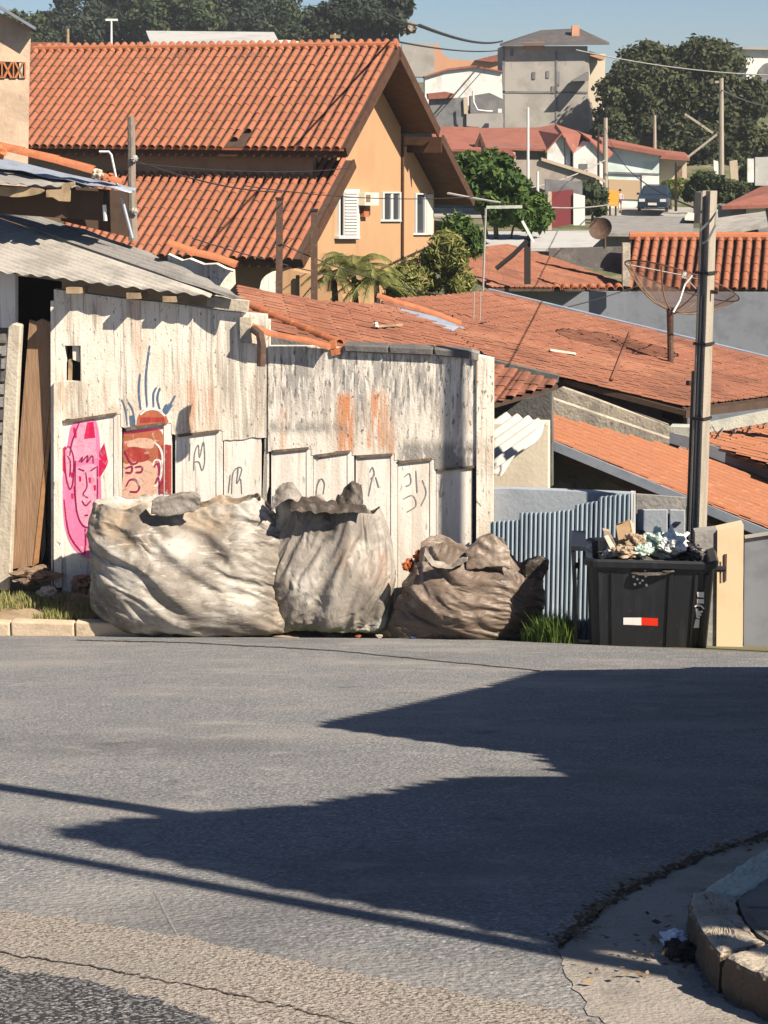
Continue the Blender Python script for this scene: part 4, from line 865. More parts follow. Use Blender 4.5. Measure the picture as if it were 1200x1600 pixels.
# lid folded down at the left
lc = bc - DA * .76 + V((0, 0, .2))
MB().prism([lc - DB * .30, lc + DB * .55, lc + DB * .55 + V((0, 0, 1.13)) - DA * .06, lc - DB * .30 + V((0, 0, 1.10)) - DA * .06], -DA * .035).build('lid', M['bin_plastic'], binn)
MB().box(lc + V((0, 0, 1.14)) - DA * .02 + DB * .1, .16, .8, .05, DA, DB).build('lid_hinge', M['bin_plastic'], binn)
yb_ = 20.55
D('filth', (.09, .08, .07), [lay((.22, .2, .17), 9, .5, .65, .8), lay((.03, .03, .03), 7, .5, .65, .7)], rough=.8)
crumple('rubbish_heap', bc + V((0, 0, 1.17)), .52, M['filth'], 60, .18, n=20, label='dark mixed rubbish filling the black container up to its rim', cat='rubbish')
items = [('carrier_bag', 1026, 846, .16, 'plastic_green', 'pale green plastic bag in the middle of the container rubbish', .8), ('carrier_bag', 1050, 850, .15, 'plastic_pale', 'whitish translucent plastic bag at the right of the green one', .75), ('carrier_bag', 1003, 860, .11, 'plastic_green', 'small mint green plastic bag at the container rim', .6), ('carrier_bag', 1040, 866, .12, 'plastic_pale', 'flattened white plastic bag over the container rim', .5),
         ('carrier_bag', 1072, 862, .12, 'plastic_black', 'shiny black plastic bag at the right of the container rubbish', .6), ('rubbish_bundle', 975, 862, .14, 'rubbish_brown', 'brown bundle of rubbish low at the left of the heap', .55), ('rubbish_bundle', 952, 865, .08, 'paper', 'small pale paper wad at the left end of the container rim', .5), ('rubbish_bundle', 992, 845, .10, 'rubbish_brown', 'dark brown rubbish bundle between cardboard and green bag', .9), ('carrier_bag', 1088, 868, .08, 'filth', 'grey plastic wad at the right end of the container rim', .6)]
for i, (nm, x, y, r_, mm, lb, sq) in enumerate(items): crumple(nm, W(x, y, yb_ - .12 - .1 * (i % 3)), r_, M[mm], i * 3.3 + 1, sq, n=20, label=lb, cat='rubbish')
for i, (x, y, r_, mm, lb, sq) in enumerate(((1062, 846, .10, 'plastic_pale', 'crinkled clear plastic bag at the back of the heap right side', .9), (1014, 852, .12, 'plastic_green', 'dull green plastic sheet behind the mint bag', .9), (960, 858, .09, 'plastic_pale', 'pale plastic wad in front of the cardboard strips', .6), (1080, 856, .10, 'plastic_black', 'torn black plastic sheet draped at the right rim', .5), (1000, 838, .07, 'plastic_black', 'small black bag right of the cardboard box top', .9))):
    crumple('carrier_bag', W(x, y, yb_ + .05 - .12 * (i % 2)), r_, M[mm], i * 5.7 + 40, sq, n=22, label=lb, cat='rubbish')
for i, (x, y, dx, dy) in enumerate(((1040, 838, 9, -12), (1052, 836, -4, -14), (1062, 842, 14, -8), (1030, 844, -8, -10))):
    MB().prism([W(x, y, yb_ - .2), W(x + 5, y + 2, yb_ - .2), W(x + dx + 2, y + dy, yb_ - .16), W(x + dx - 2, y + dy - 2, yb_ - .16)], (0, .01, .01)).build('plastic_strip', M['plastic_pale'], label=['thin white plastic strip', 'upright white plastic strip', 'slanted white plastic strip', 'short pale plastic strip'][i] + ' sticking up from the container rubbish', cat='rubbish')
cb = thing('cardboard_box', 'torn open tan cardboard box standing on the container rubbish', 'box', W(975, 862, yb_ - .1))
for q, m_ in (([(962, 820), (984, 812), (992, 846), (968, 852)], 'cardboard'), ([(982, 811), (990, 818), (998, 862), (990, 862)], 'paper')):
    MB().prism([W(x, y, yb_ - .12) for x, y in q], (0, .012, 0)).build('flap', M[m_], cb)
MB().prism([W(962, 820, yb_ - .12), W(984, 812, yb_ - .12), W(986, 812, yb_ + .12), W(966, 818, yb_ + .12)], (0, 0, -.012)).build('flap', M['cardboard'], cb)
c2 = MB(); c2.prism([W(x, y, yb_ - .2) for x, y in [(942, 828), (952, 830), (962, 852), (956, 858)]], (0, .05, .01)); c2.build('cardboard_strip', M['rubbish_brown'], label='dark brown cardboard strip leaning at the left of the rubbish heap', cat='cardboard')
c2 = MB(); c2.prism([W(x, y, yb_ - .25) for x, y in [(945, 840), (950, 838), (964, 862), (958, 866)]], (0, .02, .01)); c2.build('cardboard_strip', M['paper'], label='pale tan cardboard strip leaning in front of the dark one', cat='cardboard')

# green weeds by the fence
sp = []
for i in range(1500):
    x, y = random.uniform(816, 902), 1004
    q = W(x, 1002, 20.35 + random.random() * .6); q.z = gz(q.x, q.y) - .02; e = 1 - ((x - 862) / 48) ** 2
    sp.append((q, .4 + .75 * max(0, e) + .25 * nz(x * .1)))
blades('weed_clump', M['leaf_grass'], sp, .20, .36, .007, lean=.7, label='bright green clump of weeds between the brown bag and the container', cat='grass', kind='stuff')

# ------------------------------------------------------------------ fence, gate and walls right of the painted wall
FA = plan(-9); FB = V((-FA.y, FA.x, 0))
fpt = W(880, 900, 21.95); FPL = wall_plane(fpt, FA)
fence = thing('metal_fence', 'blue grey corrugated metal sheet fence right of the painted wall', 'fence', V((fpt.x, fpt.y, gz(fpt.x, fpt.y))))
fa = [(768, 815), (812, 812), (812, 801), (868, 800), (870, 798), (898, 796), (899, 789), (936, 782), (937, 776), (986, 771)]
def ctop(x): return float(np.interp(x, [q[0] for q in fa], [q[1] for q in fa]))
edges = [766, 812, 868, 930, 990]
for i in range(4):
    pl = (FPL[0] - FB * (.012 * (i % 2)), FPL[1]); n_ = int((edges[i + 1] - edges[i]) / 1.1); P0 = []; P1 = []
    for k in range(n_ + 1):
        x = edges[i] + (edges[i + 1] - edges[i]) * k / n_ + (1.0 if k == n_ else 0)
        a = hit(x, ctop(x), pl); off = FB * (.02 * math.copysign(abs(math.sin(a.dot(FA) * 2 * math.pi / .054)) ** .6, math.sin(a.dot(FA) * 2 * math.pi / .054)))
        P0.append(a + off); P1.append(V((a.x, a.y, -6.6)) + off)
    o = MB().grid([P1, P0]).build('corrugated_sheet', M['fence_metal'], fence); s_ = o.modifiers.new('s', 'SOLIDIFY'); s_.thickness = .004
MB().prism([hit(x, y, (FPL[0] - FB * .03, FPL[1])) for x, y in [(986, 768), (993, 768), (993, 870), (986, 870)]], FB * .06).build('fence_post', M['metal_white'], fence)
bw = thing('bluegrey_house_wall', 'plain blue grey rendered wall behind the corrugated fence', 'wall', V((fpt.x, fpt.y + .5, -6.6)))
bpl = (FPL[0] + FB * .35, FPL[1])
MB().prism([hit(x, y, bpl) for x, y in [(764, 764), (800, 764), (950, 770), (992, 772), (992, 1000), (764, 1000)]], FB * .15).build('wall', M['bluegrey_wall'], bw)
gt = thing('grey_gate', 'pale grey steel gate panels behind the container rubbish', 'gate', V((W(1030, 850, 22).x, 22.2, -6.6)))
gpl = (FPL[0] + FB * .12, FPL[1])
MB().prism([hit(x, y, (gpl[0] + FB * .06, gpl[1])) for x, y in [(993, 772), (1072, 778), (1072, 960), (993, 960)]], FB * .05).build('header', M['cement'], gt)
for q in ([(996, 796), (1043, 796), (1043, 960), (996, 960)], [(1046, 796), (1070, 797), (1070, 960), (1046, 960)]):
    o = MB().prism([hit(x, y, gpl) for x, y in q], FB * .03).build('gate_leaf', M['bluegrey_wall'], gt); bevel(o, .01)
MB().box(hit(1059, 816, gpl) - FB * .02, .07, .03, .02, FA, FB).build('gate_handle', M['metal_dark'], gt)
pw = thing('gate_pillar', 'pale yellow gate pillar with a grey weathered side right of the container', 'pillar', W(1130, 1018, 20.6))
ppl = wall_plane(W(1140, 900, 20.6), plan(-4))
pa = plan(-4); pb = V((-pa.y, pa.x, 0))
MB().prism([hit(x, y, ppl) for x, y in [(1121, 829), (1162, 820), (1160, 1060), (1119, 1060)]], pb * .25).build('pillar_face', M['gate_yellow'], pw)
MB().prism([hit(x, y, (ppl[0] + pb * .03, ppl[1])) for x, y in [(1086, 832), (1120.5, 828), (1118.5, 1060), (1086, 1060)]], pb * .22).build('pillar_side', M['cement'], pw)
MB().prism([hit(x, y, (ppl[0] - pb * .015, ppl[1])) for x, y in [(1132, 866), (1136, 866), (1135, 908), (1132, 908)]], pb * .014).build('latch', M['metal_rust'], pw)
dg = thing('dark_gate', 'dark grey sheet gate at the right edge beyond the yellow pillar', 'gate', W(1180, 1020, 20.9))
dpl = wall_plane(W(1180, 900, 20.9), plan(-4))
MB().prism([hit(x, y, dpl) for x, y in [(1163.5, 838), (1200, 832), (1330, 816), (1330, 1080), (1161.5, 1080)]], pb * .04).build('gate_sheet', M['zinc_dull'], dg)
MB().bar(hit(1163, 838, dpl) - pb * .03, hit(1330, 813, dpl) - pb * .03, .03, .035).build('top_rail', M['wire_pale'], dg)

# ------------------------------------------------------------------ concrete utility poles
def hpole(name, label, base, top_z, w, group=None, ang=0.0, cond=True):
    t = thing(name, label, 'utility pole', base, group)
    ax = plan(ang); ay = V((-ax.y, ax.x, 0)); H = top_z - base.z
    prof = [(-.5, -.5), (-.5, .5), (-.32, .5), (-.22, .18), (.22, .18), (.32, .5), (.5, .5), (.5, -.5), (.32, -.5), (.22, -.18), (-.22, -.18), (-.32, -.5)]
    r0 = [base + ax * (x * w) + ay * (y * w * 1.25) for x, y in prof]; r1 = [base + ax * (x * w * .82) + ay * (y * w * 1.0) + V((0, 0, H)) for x, y in prof]
    loft([r0, r1]).build('shaft', M['concrete_pole'], t)
    if cond:
        MB().tube([base - ax * (w * .62) - ay * .05 + V((0, 0, 0)), base - ax * (w * .55) - ay * .05 + V((0, 0, H * .62))], .032, 8).build('conduit', M['metal_dark'], t)
        MB().tube([base - ax * (w * .15) - ay * (w * .5) + V((0, 0, 0)), base - ax * (w * .12) - ay * (w * .35) + V((0, 0, H * .78))], .012, 6).build('earth_cable', M['wire_pale'], t)
        for f in (.52, .68, .83):
            MB().box(base + V((0, 0, H * f)), w * 1.12, w * 1.35, .03, ax, ay).build('strap', M['metal_dark'], t)
        MB().box(base + ax * (-.62 * w) - ay * .02 + V((0, 0, H * .965)), .085, .12, .34, ax, ay).build('crossarm_stub', M['concrete_pole'], t)
        MB().bar(base + ax * (-.9 * w) + V((0, 0, H * .79)), base + ax * (1.1 * w) + V((0, 0, H * .79)), .025, .04).build('bolt', M['metal_rust'], t)
        MB().box(base - ax * (w * .85) - ay * .1 + V((0, 0, H * .595)), .04, .04, .05, ax, ay).build('service_clip', M['metal_dark'], t)
    return t
pb0 = W(1089, 850, 21.35); ptz = W(1097, 298, 21.35).z
hpole('utility_pole', 'tall H section concrete utility pole rising behind the black container', V((pb0.x, pb0.y, gz(pb0.x, pb0.y) - .1)), ptz, .145, ang=-40)
# the pole just outside the frame whose shadow falls on the painted wall
pwp = hit(708, 700, PU); q = pwp + V((TOSUN.x, TOSUN.y, 0)).normalized() * 4.45
hpole('utility_pole', 'concrete utility pole standing on the road edge beyond the right side of the frame', V((q.x, q.y, gz(q.x, q.y) - .2)), 1.5, .12, ang=0, cond=False)

# ------------------------------------------------------------------ roofs of the houses below the street
def gable_house(name, label, base): return thing(name, label, 'house', base)
h1 = gable_house('low_house', 'low house with bright orange tiled roof and blue metal verge behind the pole', V((5, 29, -9)))
R1 = slope_plane(W(862, 690, 25.4), AR, 19)
o1 = [(792, 640), (822, 664), (862, 691), (1000, 748), (1200, 830), (1340, 888), (1340, 812), (1200, 762), (1060, 706), (860, 654)]
slab(R1, o1, .06, 'roof_deck', M['dark_wood'], h1); tiled(R1, o1, 'roof_tiles', M['tile_bright'], h1, kind='stuff')
a, b = hit(848, 686, R1), hit(1340, 890, R1)
MB().bar(a + V((0, -.06, -.02)), b + V((0, -.06, -.02)), .03, .12).build('verge_flashing', M['zinc'], h1)
MB().bar(a + V((0, .0, -.14)), b + V((0, .0, -.14)), .05, .10).build('verge_board', M['dark_wood'], h1)
gp = wall_plane(hit(862, 691, R1) + BR * .35, AR)
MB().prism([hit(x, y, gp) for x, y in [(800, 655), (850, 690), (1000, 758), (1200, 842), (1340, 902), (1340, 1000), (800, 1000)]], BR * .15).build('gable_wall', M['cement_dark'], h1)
D('pink_soffit', (.30, .16, .13), [lay((.22, .11, .09), 3, .45, .65, .6)], rough=.9)
gp2 = wall_plane(hit(1150, 810, R1) + BR * .18, AR)
MB().prism([hit(x, y, gp2) for x, y in [(1085, 792), (1340, 900), (1340, 1000), (1085, 1000)]], BR * .12).build('gable_wall', M['pink_soffit'], h1)

h2 = gable_house('long_roof_house', 'house under the widest faded red tiled roof holding the big dish', V((3, 33, -9)))
R2 = slope_plane(W(1070, 637, 29), AR, 11)
o2 = [(596, 470), (690, 464), (763, 457), (980, 510), (1200, 563), (1340, 597), (1340, 606), (1200, 622), (1070, 638), (975, 612), (880, 588), (771, 566), (735, 540), (690, 512), (600, 480)]
slab(R2, o2, .07, 'roof_deck', M['dark_wood'], h2); tiled(R2, o2, 'roof_tiles', M['tile_old'], h2, rib=.2, row=.34, amp=.02, kind='stuff')
gp = wall_plane(hit(975, 612, R2) + BR * .3, AR)
D('mauve_wall', (.30, .22, .22), [lay((.22, .16, .16), 2, .45, .65, .7)], rough=.9)
MB().prism([hit(x, y, gp) for x, y in [(850, 586), (975, 620), (1072, 646), (1072, 760), (850, 760)]], BR * .15).build('gable_wall', M['mauve_wall'], h2)
MB().prism([hit(x, y, (gp[0] - BR * .05, gp[1])) for x, y in [(1036, 638), (1068, 646), (1066, 662), (1034, 652)]], BR * .04).build('beam_end', M['dark_wood'], h2)
for q, dd, mm in (([(861, 613), (878, 605), (1048, 667), (1048, 720), (861, 700)], .55, 'cement_lit'), ([(840, 629), (862, 623), (1048, 687), (1070, 704), (1070, 740), (840, 720)], .85, 'cement_lit')):
    pl = (gp[0] - BR * dd, gp[1]); MB().prism([hit(x, y, pl) for x, y in q], BR * .16).build('parapet', M[mm], h2)
# eave boards
MB().bar(hit(1070, 640, R2) - V((0, 0, .07)), hit(1340, 608, R2) - V((0, 0, .07)), .05, .12).build('eave_board', M['dark_wood'], h2)
MB().bar(hit(880, 590, R2) - V((0, 0, .05)), hit(1070, 640, R2) - V((0, 0, .05)), .05, .08).build('eave_board', M['dark_wood'], h2)
MB().bar(hit(763, 456, R2) + V((0, 0, .03)), hit(1340, 596, R2) + V((0, 0, .03)), .12, .07).build('verge_flashing', M['zinc'], h2)
MB().bar(hit(771, 568, R2), hit(872, 592, R2), .14, .12).build('verge_capping', M['cement_dark'], h2)
# repair lines on the roof
for (a, b) in (((985, 523), (955, 600)),): MB().bar(hit(*a, R2) + R2[1] * .08, hit(*b, R2) + R2[1] * .08, .05, .02).build('mortar_joint', M['tile_old'], h2)
MB().bar(hit(858, 553, R2) + R2[1] * .07, hit(898, 559, R2) + R2[1] * .07, .05, .03).build('loose_batten', M['paper'], h2)

h3 = gable_house('near_roof_house', 'house with red tiled roof just behind the painted wall', V((-.5, 26.5, -8)))
R3 = slope_plane(W(530, 535, 25.0), AR, 11)
o3 = [(370, 450), (500, 474), (600, 479), (690, 512), (750, 553), (640, 552), (530, 549), (430, 520), (380, 496)]
slab(R3, o3, .07, 'roof_deck', M['dark_wood'], h3); tiled(R3, o3, 'roof_tiles', M['tile_old'], h3, rib=.2, row=.34, amp=.02, kind='stuff')
MB().prism([hit(x, y, wall_plane(hit(530, 549, R3) + BR * .1, AR)) for x, y in [(370, 500), (530, 552), (760, 560), (760, 800), (370, 800)]], BR * .15).build('wall', M['cement'], h3)
pr = [(384, 482), (408, 493), (432, 503), (456, 513), (480, 523), (504, 533), (526, 543)]
for i in range(6): barrel(hit(pr[i][0], pr[i][1], R3) + R3[1] * .04, hit(pr[i + 1][0] + 3, pr[i + 1][1] + 1, R3) + R3[1] * .05, .07, 'verge_tile', h3)
pr = [(392, 512), (418, 524), (450, 530), (482, 536), (512, 545)]
for i in range(4): barrel(W(*pr[i], 22.4), W(pr[i + 1][0] + 3, pr[i + 1][1] + 1, 22.4), .06, 'verge_tile', h3)
MB().tube([W(396, 514, 21.9), W(406, 522, 21.8), W(409, 540, 21.8), W(408, 572, 21.8)], .05, 8).build('downpipe', M['metal_rust'], h3)
# zinc valley between the two roofs
VP = slope_plane(W(650, 500, 30.5), AR, 11)
corr_sheet(VP, [(592, 474), (640, 484), (728, 511), (700, 517), (640, 506), (596, 490)], 'valley_sheet', M['zinc'], h3, pitch=.5, amp=.02)
pr = [(588, 464), (616, 474), (640, 480), (664, 488), (690, 497), (716, 508)]
for i in range(5): barrel(W(*pr[i], 30.0), W(pr[i + 1][0] + 3, pr[i + 1][1] + 1, 30.0), .07, 'verge_tile', h3)
MB().bar(hit(585, 519, R3) + R3[1] * .08, hit(626, 516, R3) + R3[1] * .08, .04, .03).build('loose_batten', M['old_wood'], h3)
crumple('mortar_lump', hit(585, 519, R3) + R3[1] * .1, .04, M['paper'], 3, 1, n=8, parent=h3)

h4 = gable_house('lean_to_house', 'small orange lean-to roof at the end of the painted wall', V((1.7, 25.5, -9)))
R5 = slope_plane(W(775, 630, 25), -BR, 12)
o5 = [(740, 560), (775, 572), (868, 598), (872, 603), (820, 618), (776, 631), (740, 640)]
slab(R5, o5, .05, 'roof_deck', M['dark_wood'], h4); tiled(R5, o5, 'roof_tiles', M['tile_old'], h4, kind='stuff', amp=.02)
MB().prism([hit(x, y, wall_plane(W(780, 650, 25.3), AR)) for x, y in [(760, 632), (830, 622), (862, 612), (862, 760), (760, 760)]], BR * .12).build('wall', M['cement_dark'], h4)
h5 = gable_house('cream_shed', 'little cream shed with white corrugated roof left of the orange roof', V((1.7, 23.8, -8)))
WPL = slope_plane(W(852, 662, 23.6), plan(-142), 24)
corr_sheet(WPL, [(768, 655), (792, 648), (826, 653), (856, 661), (846, 676), (782, 740), (766, 744)], 'roof_sheet', M['asbestos_white'], h5, pitch=.2, amp=.04)
cpl = wall_plane(W(820, 700, 23.9), FA)
MB().prism([hit(x, y, cpl) for x, y in [(766, 662), (856, 664), (856, 860), (766, 860)]], FB * .4).build('wall', M['cream_wall'], h5)

h6 = gable_house('fascia_house', 'house with grey metal fascia and red tiles half hidden by the pole', V((6, 28, -9)))
R4 = slope_plane(W(1075, 690, 27.4), AR, 11)
o4 = [(1072, 686), (1200, 662), (1340, 640), (1340, 775), (1200, 728), (1100, 694)]
slab(R4, o4, .05, 'roof_deck', M['dark_wood'], h6); tiled(R4, o4, 'roof_tiles', M['tile_bright'], h6, kind='stuff', amp=.02)
f4 = wall_plane(hit(1075, 690, R4) - BR * .06, AR)
MB().prism([hit(x, y, f4) for x, y in [(1046, 676), (1078, 684), (1200, 727), (1340, 776), (1340, 800), (1200, 749), (1078, 702), (1046, 692)]], BR * .05).build('fascia', M['zinc_dull'], h6)
MB().prism([hit(x, y, (f4[0] + BR * .0, f4[1])) for x, y in [(1046, 667), (1078, 668), (1078, 683.5), (1046, 675.5)]], BR * .3).build('fascia_end', M['kerb_pale'], h6)
MB().prism([W(x, y, 28.3) for x, y in [(1078, 667), (1200, 642), (1340, 616), (1340, 632), (1200, 660), (1078, 682)]], (0, .1, 0)).build('gutter_beam', M['kerb_pale'], h6)
MB().prism([hit(x, y, (f4[0] + BR * .12, f4[1])) for x, y in [(1046, 692), (1078, 703), (1200, 750), (1340, 801), (1340, 900), (1046, 900)]], BR * .1).build('wall', M['cement_lit'], h6)
# dry creeper on that roof
rp = [hit(1090 + 5 * i, 690 - 1.0 * i + 9 * math.sin(i * 1.3), R4) + R4[1] * .12 for i in range(40)]
MB().tube(rp, .012, 4).build('dry_creeper', M['weathered_wood'], label='dry brown creeper stem lying on the red roof behind the pole', cat='creeper')

# ------------------------------------------------------------------ big mesh dish on the long roof
dish_b = hit(1048, 570, R2); dt = W(1047, 486, dish_b.y)
dish = thing('satellite_dish', 'large wire mesh satellite dish on a rusty post in front of the grey wall', 'satellite dish', dish_b)
MB().tube([dish_b, (dish_b + dt) / 2, dt], [.055, .055, .06], 10).build('post', M['metal_rust'], dish)
dd = V((-.10, -.30, .93)).normalized()      # dish opens up and away from the road
ctr = W(1050, 484, dish_b.y + .05)
u_ = dd.cross(V((0, 1, 0))).normalized(); v_ = dd.cross(u_)
Rr = 1.02
dd = V((.32, .20, .92)).normalized(); u_ = V((0, 1, 0)).cross(dd).normalized(); v_ = dd.cross(u_)
def dp_(r, a): return ctr + u_ * (r * math.cos(a)) + v_ * (r * math.sin(a)) + dd * (.52 * (r / Rr) ** 2)
mm = bpy.data.materials.new('dish_mesh'); mm.use_nodes = True; N = mm.node_tree.nodes; L = mm.node_tree.links; bs = N['Principled BSDF']; bs.inputs['Base Color'].default_value = (.22, .15, .12, 1); bs.inputs['Roughness'].default_value = .7
bs.inputs['Alpha'].default_value = .4
mb = MB(); mb.grid([[dp_(Rr * (.06 + .94 * i / 10), 2 * math.pi * j / 40) for j in range(41)] for i in range(11)]); mb.build('mesh_bowl', mm, dish, smooth=True)
MB().tube([dp_(Rr, 2 * math.pi * j / 40) for j in range(41)], .012, 5).build('rim', M['metal_rust'], dish)
for k in range(8):
    a = 2 * math.pi * k / 8 + .2; MB().tube([dp_(Rr * i / 6, a) - dd * .015 for i in range(7)], .013, 5).build('rib', M['old_wood'], dish)
MB().tube([ctr - dd * .05, ctr + dd * .03], .09, 10).build('hub', M['metal_rust'], dish)
foc = ctr + dd * .62
for k in range(3):
    a = 2 * math.pi * k / 3 + .9; MB().tube([dp_(Rr * .98, a), foc], .009, 5).build('strut', M['metal_white'], dish)
MB().tube([foc - dd * .05, foc + dd * .08], .04, 8).build('feed_horn', M['metal_white'], dish)

# ------------------------------------------------------------------ tile-roofed house across (grey wall) right of centre
YANG = R(-21); HA = plan(-21); HB = V((-HA.y, HA.x, 0))
def barrel_mesh(name, m, r=.080, L_=.42, n=6, th=.0):
    mb = MB(); rows = []
    for (y, rr, z) in ((0, r * .95, 0), (L_, r, .012)):
        rows.append([V((math.cos(math.pi * k / n) * rr, y, math.sin(math.pi * k / n) * rr * 1.0 + z)) for k in range(n + 1)])
    mb.grid(rows); mb.add([rows[1][k] for k in range(n + 1)] + [q - V((0, .015, .02)) for q in rows[1]], [(k, k + 1, n + 2 + k, n + 1 + k) for k in range(n)])
    return mb.mesh(name, m, smooth=True)
TILE_ME = barrel_mesh('tile', M['tile'])
def tile_roof(parent, o, e, d, n, W_, L_, sp=.235, row=.36, obj_rows=99, skip=None, lim=290):
    """barrel tiles on the rectangle o + e*[0,W] + d*[0,L]; the lowest rows are single tiles, the rest one joined part"""
    nc, nr = int(W_ / sp), int(math.ceil(L_ / row)); cnt = 0; rest = MB()
    tv = [v.co.copy() for v in TILE_ME.vertices]; tf = [tuple(p.vertices) for p in TILE_ME.polygons]
    for r_ in range(nr - 1, -1, -1):
        for c in range(nc):
            if skip and skip(c, r_, nc, nr): continue
            q = o + e * ((c + .5) * sp + .008 * nz(c * 3.3, r_ * 2.1)) + d * (L_ - (nr - r_) * row + .012 * nz(c * 1.7, r_ * 5.1)) + n * (.03 + .006 * nz(c, r_ * 1.3))
            ey = (d + e * (.03 * nz(c * 2.2, r_ * 3.1, 4))).normalized(); ex = ey.cross(n).normalized()
            if (c * 7919 + r_ * 104729) % 37 == 0:      # slipped tile
                q = q + d * .05 + n * .012; ey = (d + e * .10 * nz(c * 9.1, r_ * 4.4)).normalized(); ex = ey.cross(n).normalized()
            Mx = frame(q, ex, ey, n)
            if cnt < lim: place('roof_tile', TILE_ME, Mx, parent); cnt += 1
            else: rest.add([Mx @ v for v in tv], tf)
    if rest.v: rest.build('roof_tiles', M['tile_field'], parent, smooth=True, kind='stuff')
h7 = gable_house('grey_wall_house', 'house with ribbed orange tile roof above a long plain grey wall', V((7, 49, -8)))
e0 = W(975, 452, 47.5); hd = -HB; pit = R(28)
dn = V((hd.x * math.cos(pit), hd.y * math.cos(pit), -math.sin(pit))); nn = HA.cross(-dn).normalized(); nn = nn if nn.z > 0 else -nn
EA = plan(-3)
hd = V((-.22, -.975, 0)).normalized(); dn = V((hd.x * math.cos(pit), hd.y * math.cos(pit), -math.sin(pit)))
nn = EA.cross(dn); nn = nn if nn.z > 0 else -nn; nn.normalize()
o0 = e0 - dn * 2.35
tile_roof(h7, o0, EA, dn, nn, 5.6, 2.35)
MB().prism([o0 - EA * .05 - nn * .02, o0 + EA * 5.7 - nn * .02, o0 + EA * 5.7 + dn * 2.3 - nn * .02, o0 - EA * .05 + dn * 2.3 - nn * .02], -nn * .06).build('roof_deck', M['dark_wood'], h7)
MB().tube([o0 - EA * .1 + V((0, 0, .06)), o0 + EA * 5.7 + V((0, 0, .06))], .12, 10).build('ridge_cap', M['clay'], h7)
eb = e0 + V((0, .25, -.08)); 
MB().prism([W(750, 455, 47.5), W(980, 456, 47.42), W(1340, 458, 46.95), V((W(1340, 458, 46.95).x, 46.95, -8.2)), V((W(980, 456, 47.42).x, 47.42, -8.2)), V((W(750, 455, 47.5).x, 47.5, -8.2))], (0, .2, 0)).build('wall', M['zinc_dull'], h7)
M['zinc_dull_wall'] = M['cement']
R6 = slope_plane(W(870, 450, 46.5), plan(-14), 13)
o6 = [(716, 392), (792, 384), (880, 410), (976, 446), (976, 452), (770, 451), (716, 424)]
slab(R6, o6, .06, 'roof_deck', M['dark_wood'], h7); tiled(R6, o6, 'roof_tiles', M['tile_old'], h7, kind='stuff', amp=.03)
for i in range(15):
    x = 772 + i * 14; barrel(W(x, 453, 46.2) + V((0, .35, .05)), W(x, 453, 46.2) + V((0, -.05, 0)), .09, 'eave_tile', h7)
# chimney stub and posts
MB().prism([W(x, y, 46.8) for x, y in [(973, 380), (985, 380), (985, 447), (973, 447)]], (0, .2, 0)).build('chimney', M['cement_lit'], h7)
MB().prism([W(x, y, 50) for x, y in [(858, 388), (976, 386), (976, 430), (900, 414), (858, 400)]], (0, .2, 0)).build('upper_wall', M['cement_dark'], h7)
mp = thing('antenna_mast', 'dark roof post carrying a slanted white antenna dish', 'antenna', W(824, 444, 44))
MB().bar(W(824, 444, 44), W(824, 372, 44), .14, .14).build('post', M['metal_dark'], mp)
MB().bar(W(816, 345, 43.9), W(834, 378, 43.9), .10, .06).build('reflector', M['metal_white'], mp)
MB().tube([W(824, 376, 43.9), W(802, 398, 43.9), W(775, 420, 43.9)], .06, 6).build('stay', M['metal_dark'], mp)
sd = thing('small_dish', 'small round brown satellite dish above the tile roof end', 'satellite dish', W(945, 388, 46))
dctr = W(938, 357, 45.8); dn2 = V((-.35, -.85, .45)).normalized(); uu = dn2.cross(V((0, 0, 1))).normalized(); vv = dn2.cross(uu)
MB().grid([[dctr + (uu * math.cos(a) + vv * math.sin(a)) * (.28 * i / 5) - dn2 * (.10 * (1 - (i / 5) ** 2)) for a in np.linspace(0, 2 * math.pi, 21)] for i in range(6)]).build('bowl', M['metal_rust'], sd, smooth=True)
MB().tube([dctr - dn2 * .1, W(945, 365, 46), W(945, 388, 46)], .035, 6).build('arm', M['metal_rust'], sd)
ta = thing('television_aerial', 'thin T shaped television aerial standing above the shrubs', 'antenna', W(753, 500, 40))
MB().tube([W(753, 500, 40), W(759, 325, 40)], .025, 6).build('mast', M['wire_pale'], ta)
MB().bar(W(760, 324, 40), W(816, 323, 40), .05, .06).build('boom', M['kerb_pale'], ta)
MB().tube([W(740, 505, 40), W(755, 460, 40)], .015, 5).build('stay', M['wire_pale'], ta)
ta2 = thing('television_aerial', 'pair of thin wire aerials on the long red roof', 'antenna', W(708, 510, 33))
MB().tube([W(708, 512, 33), W(707, 492, 33)], .015, 5).build('mast', M['wire'], ta2)
for x in (740, 750): MB().tube([W(x, 508, 33.5), W(x + 1, 455, 33.5)], .012, 5).build('mast', M['wire_pale'], ta2)
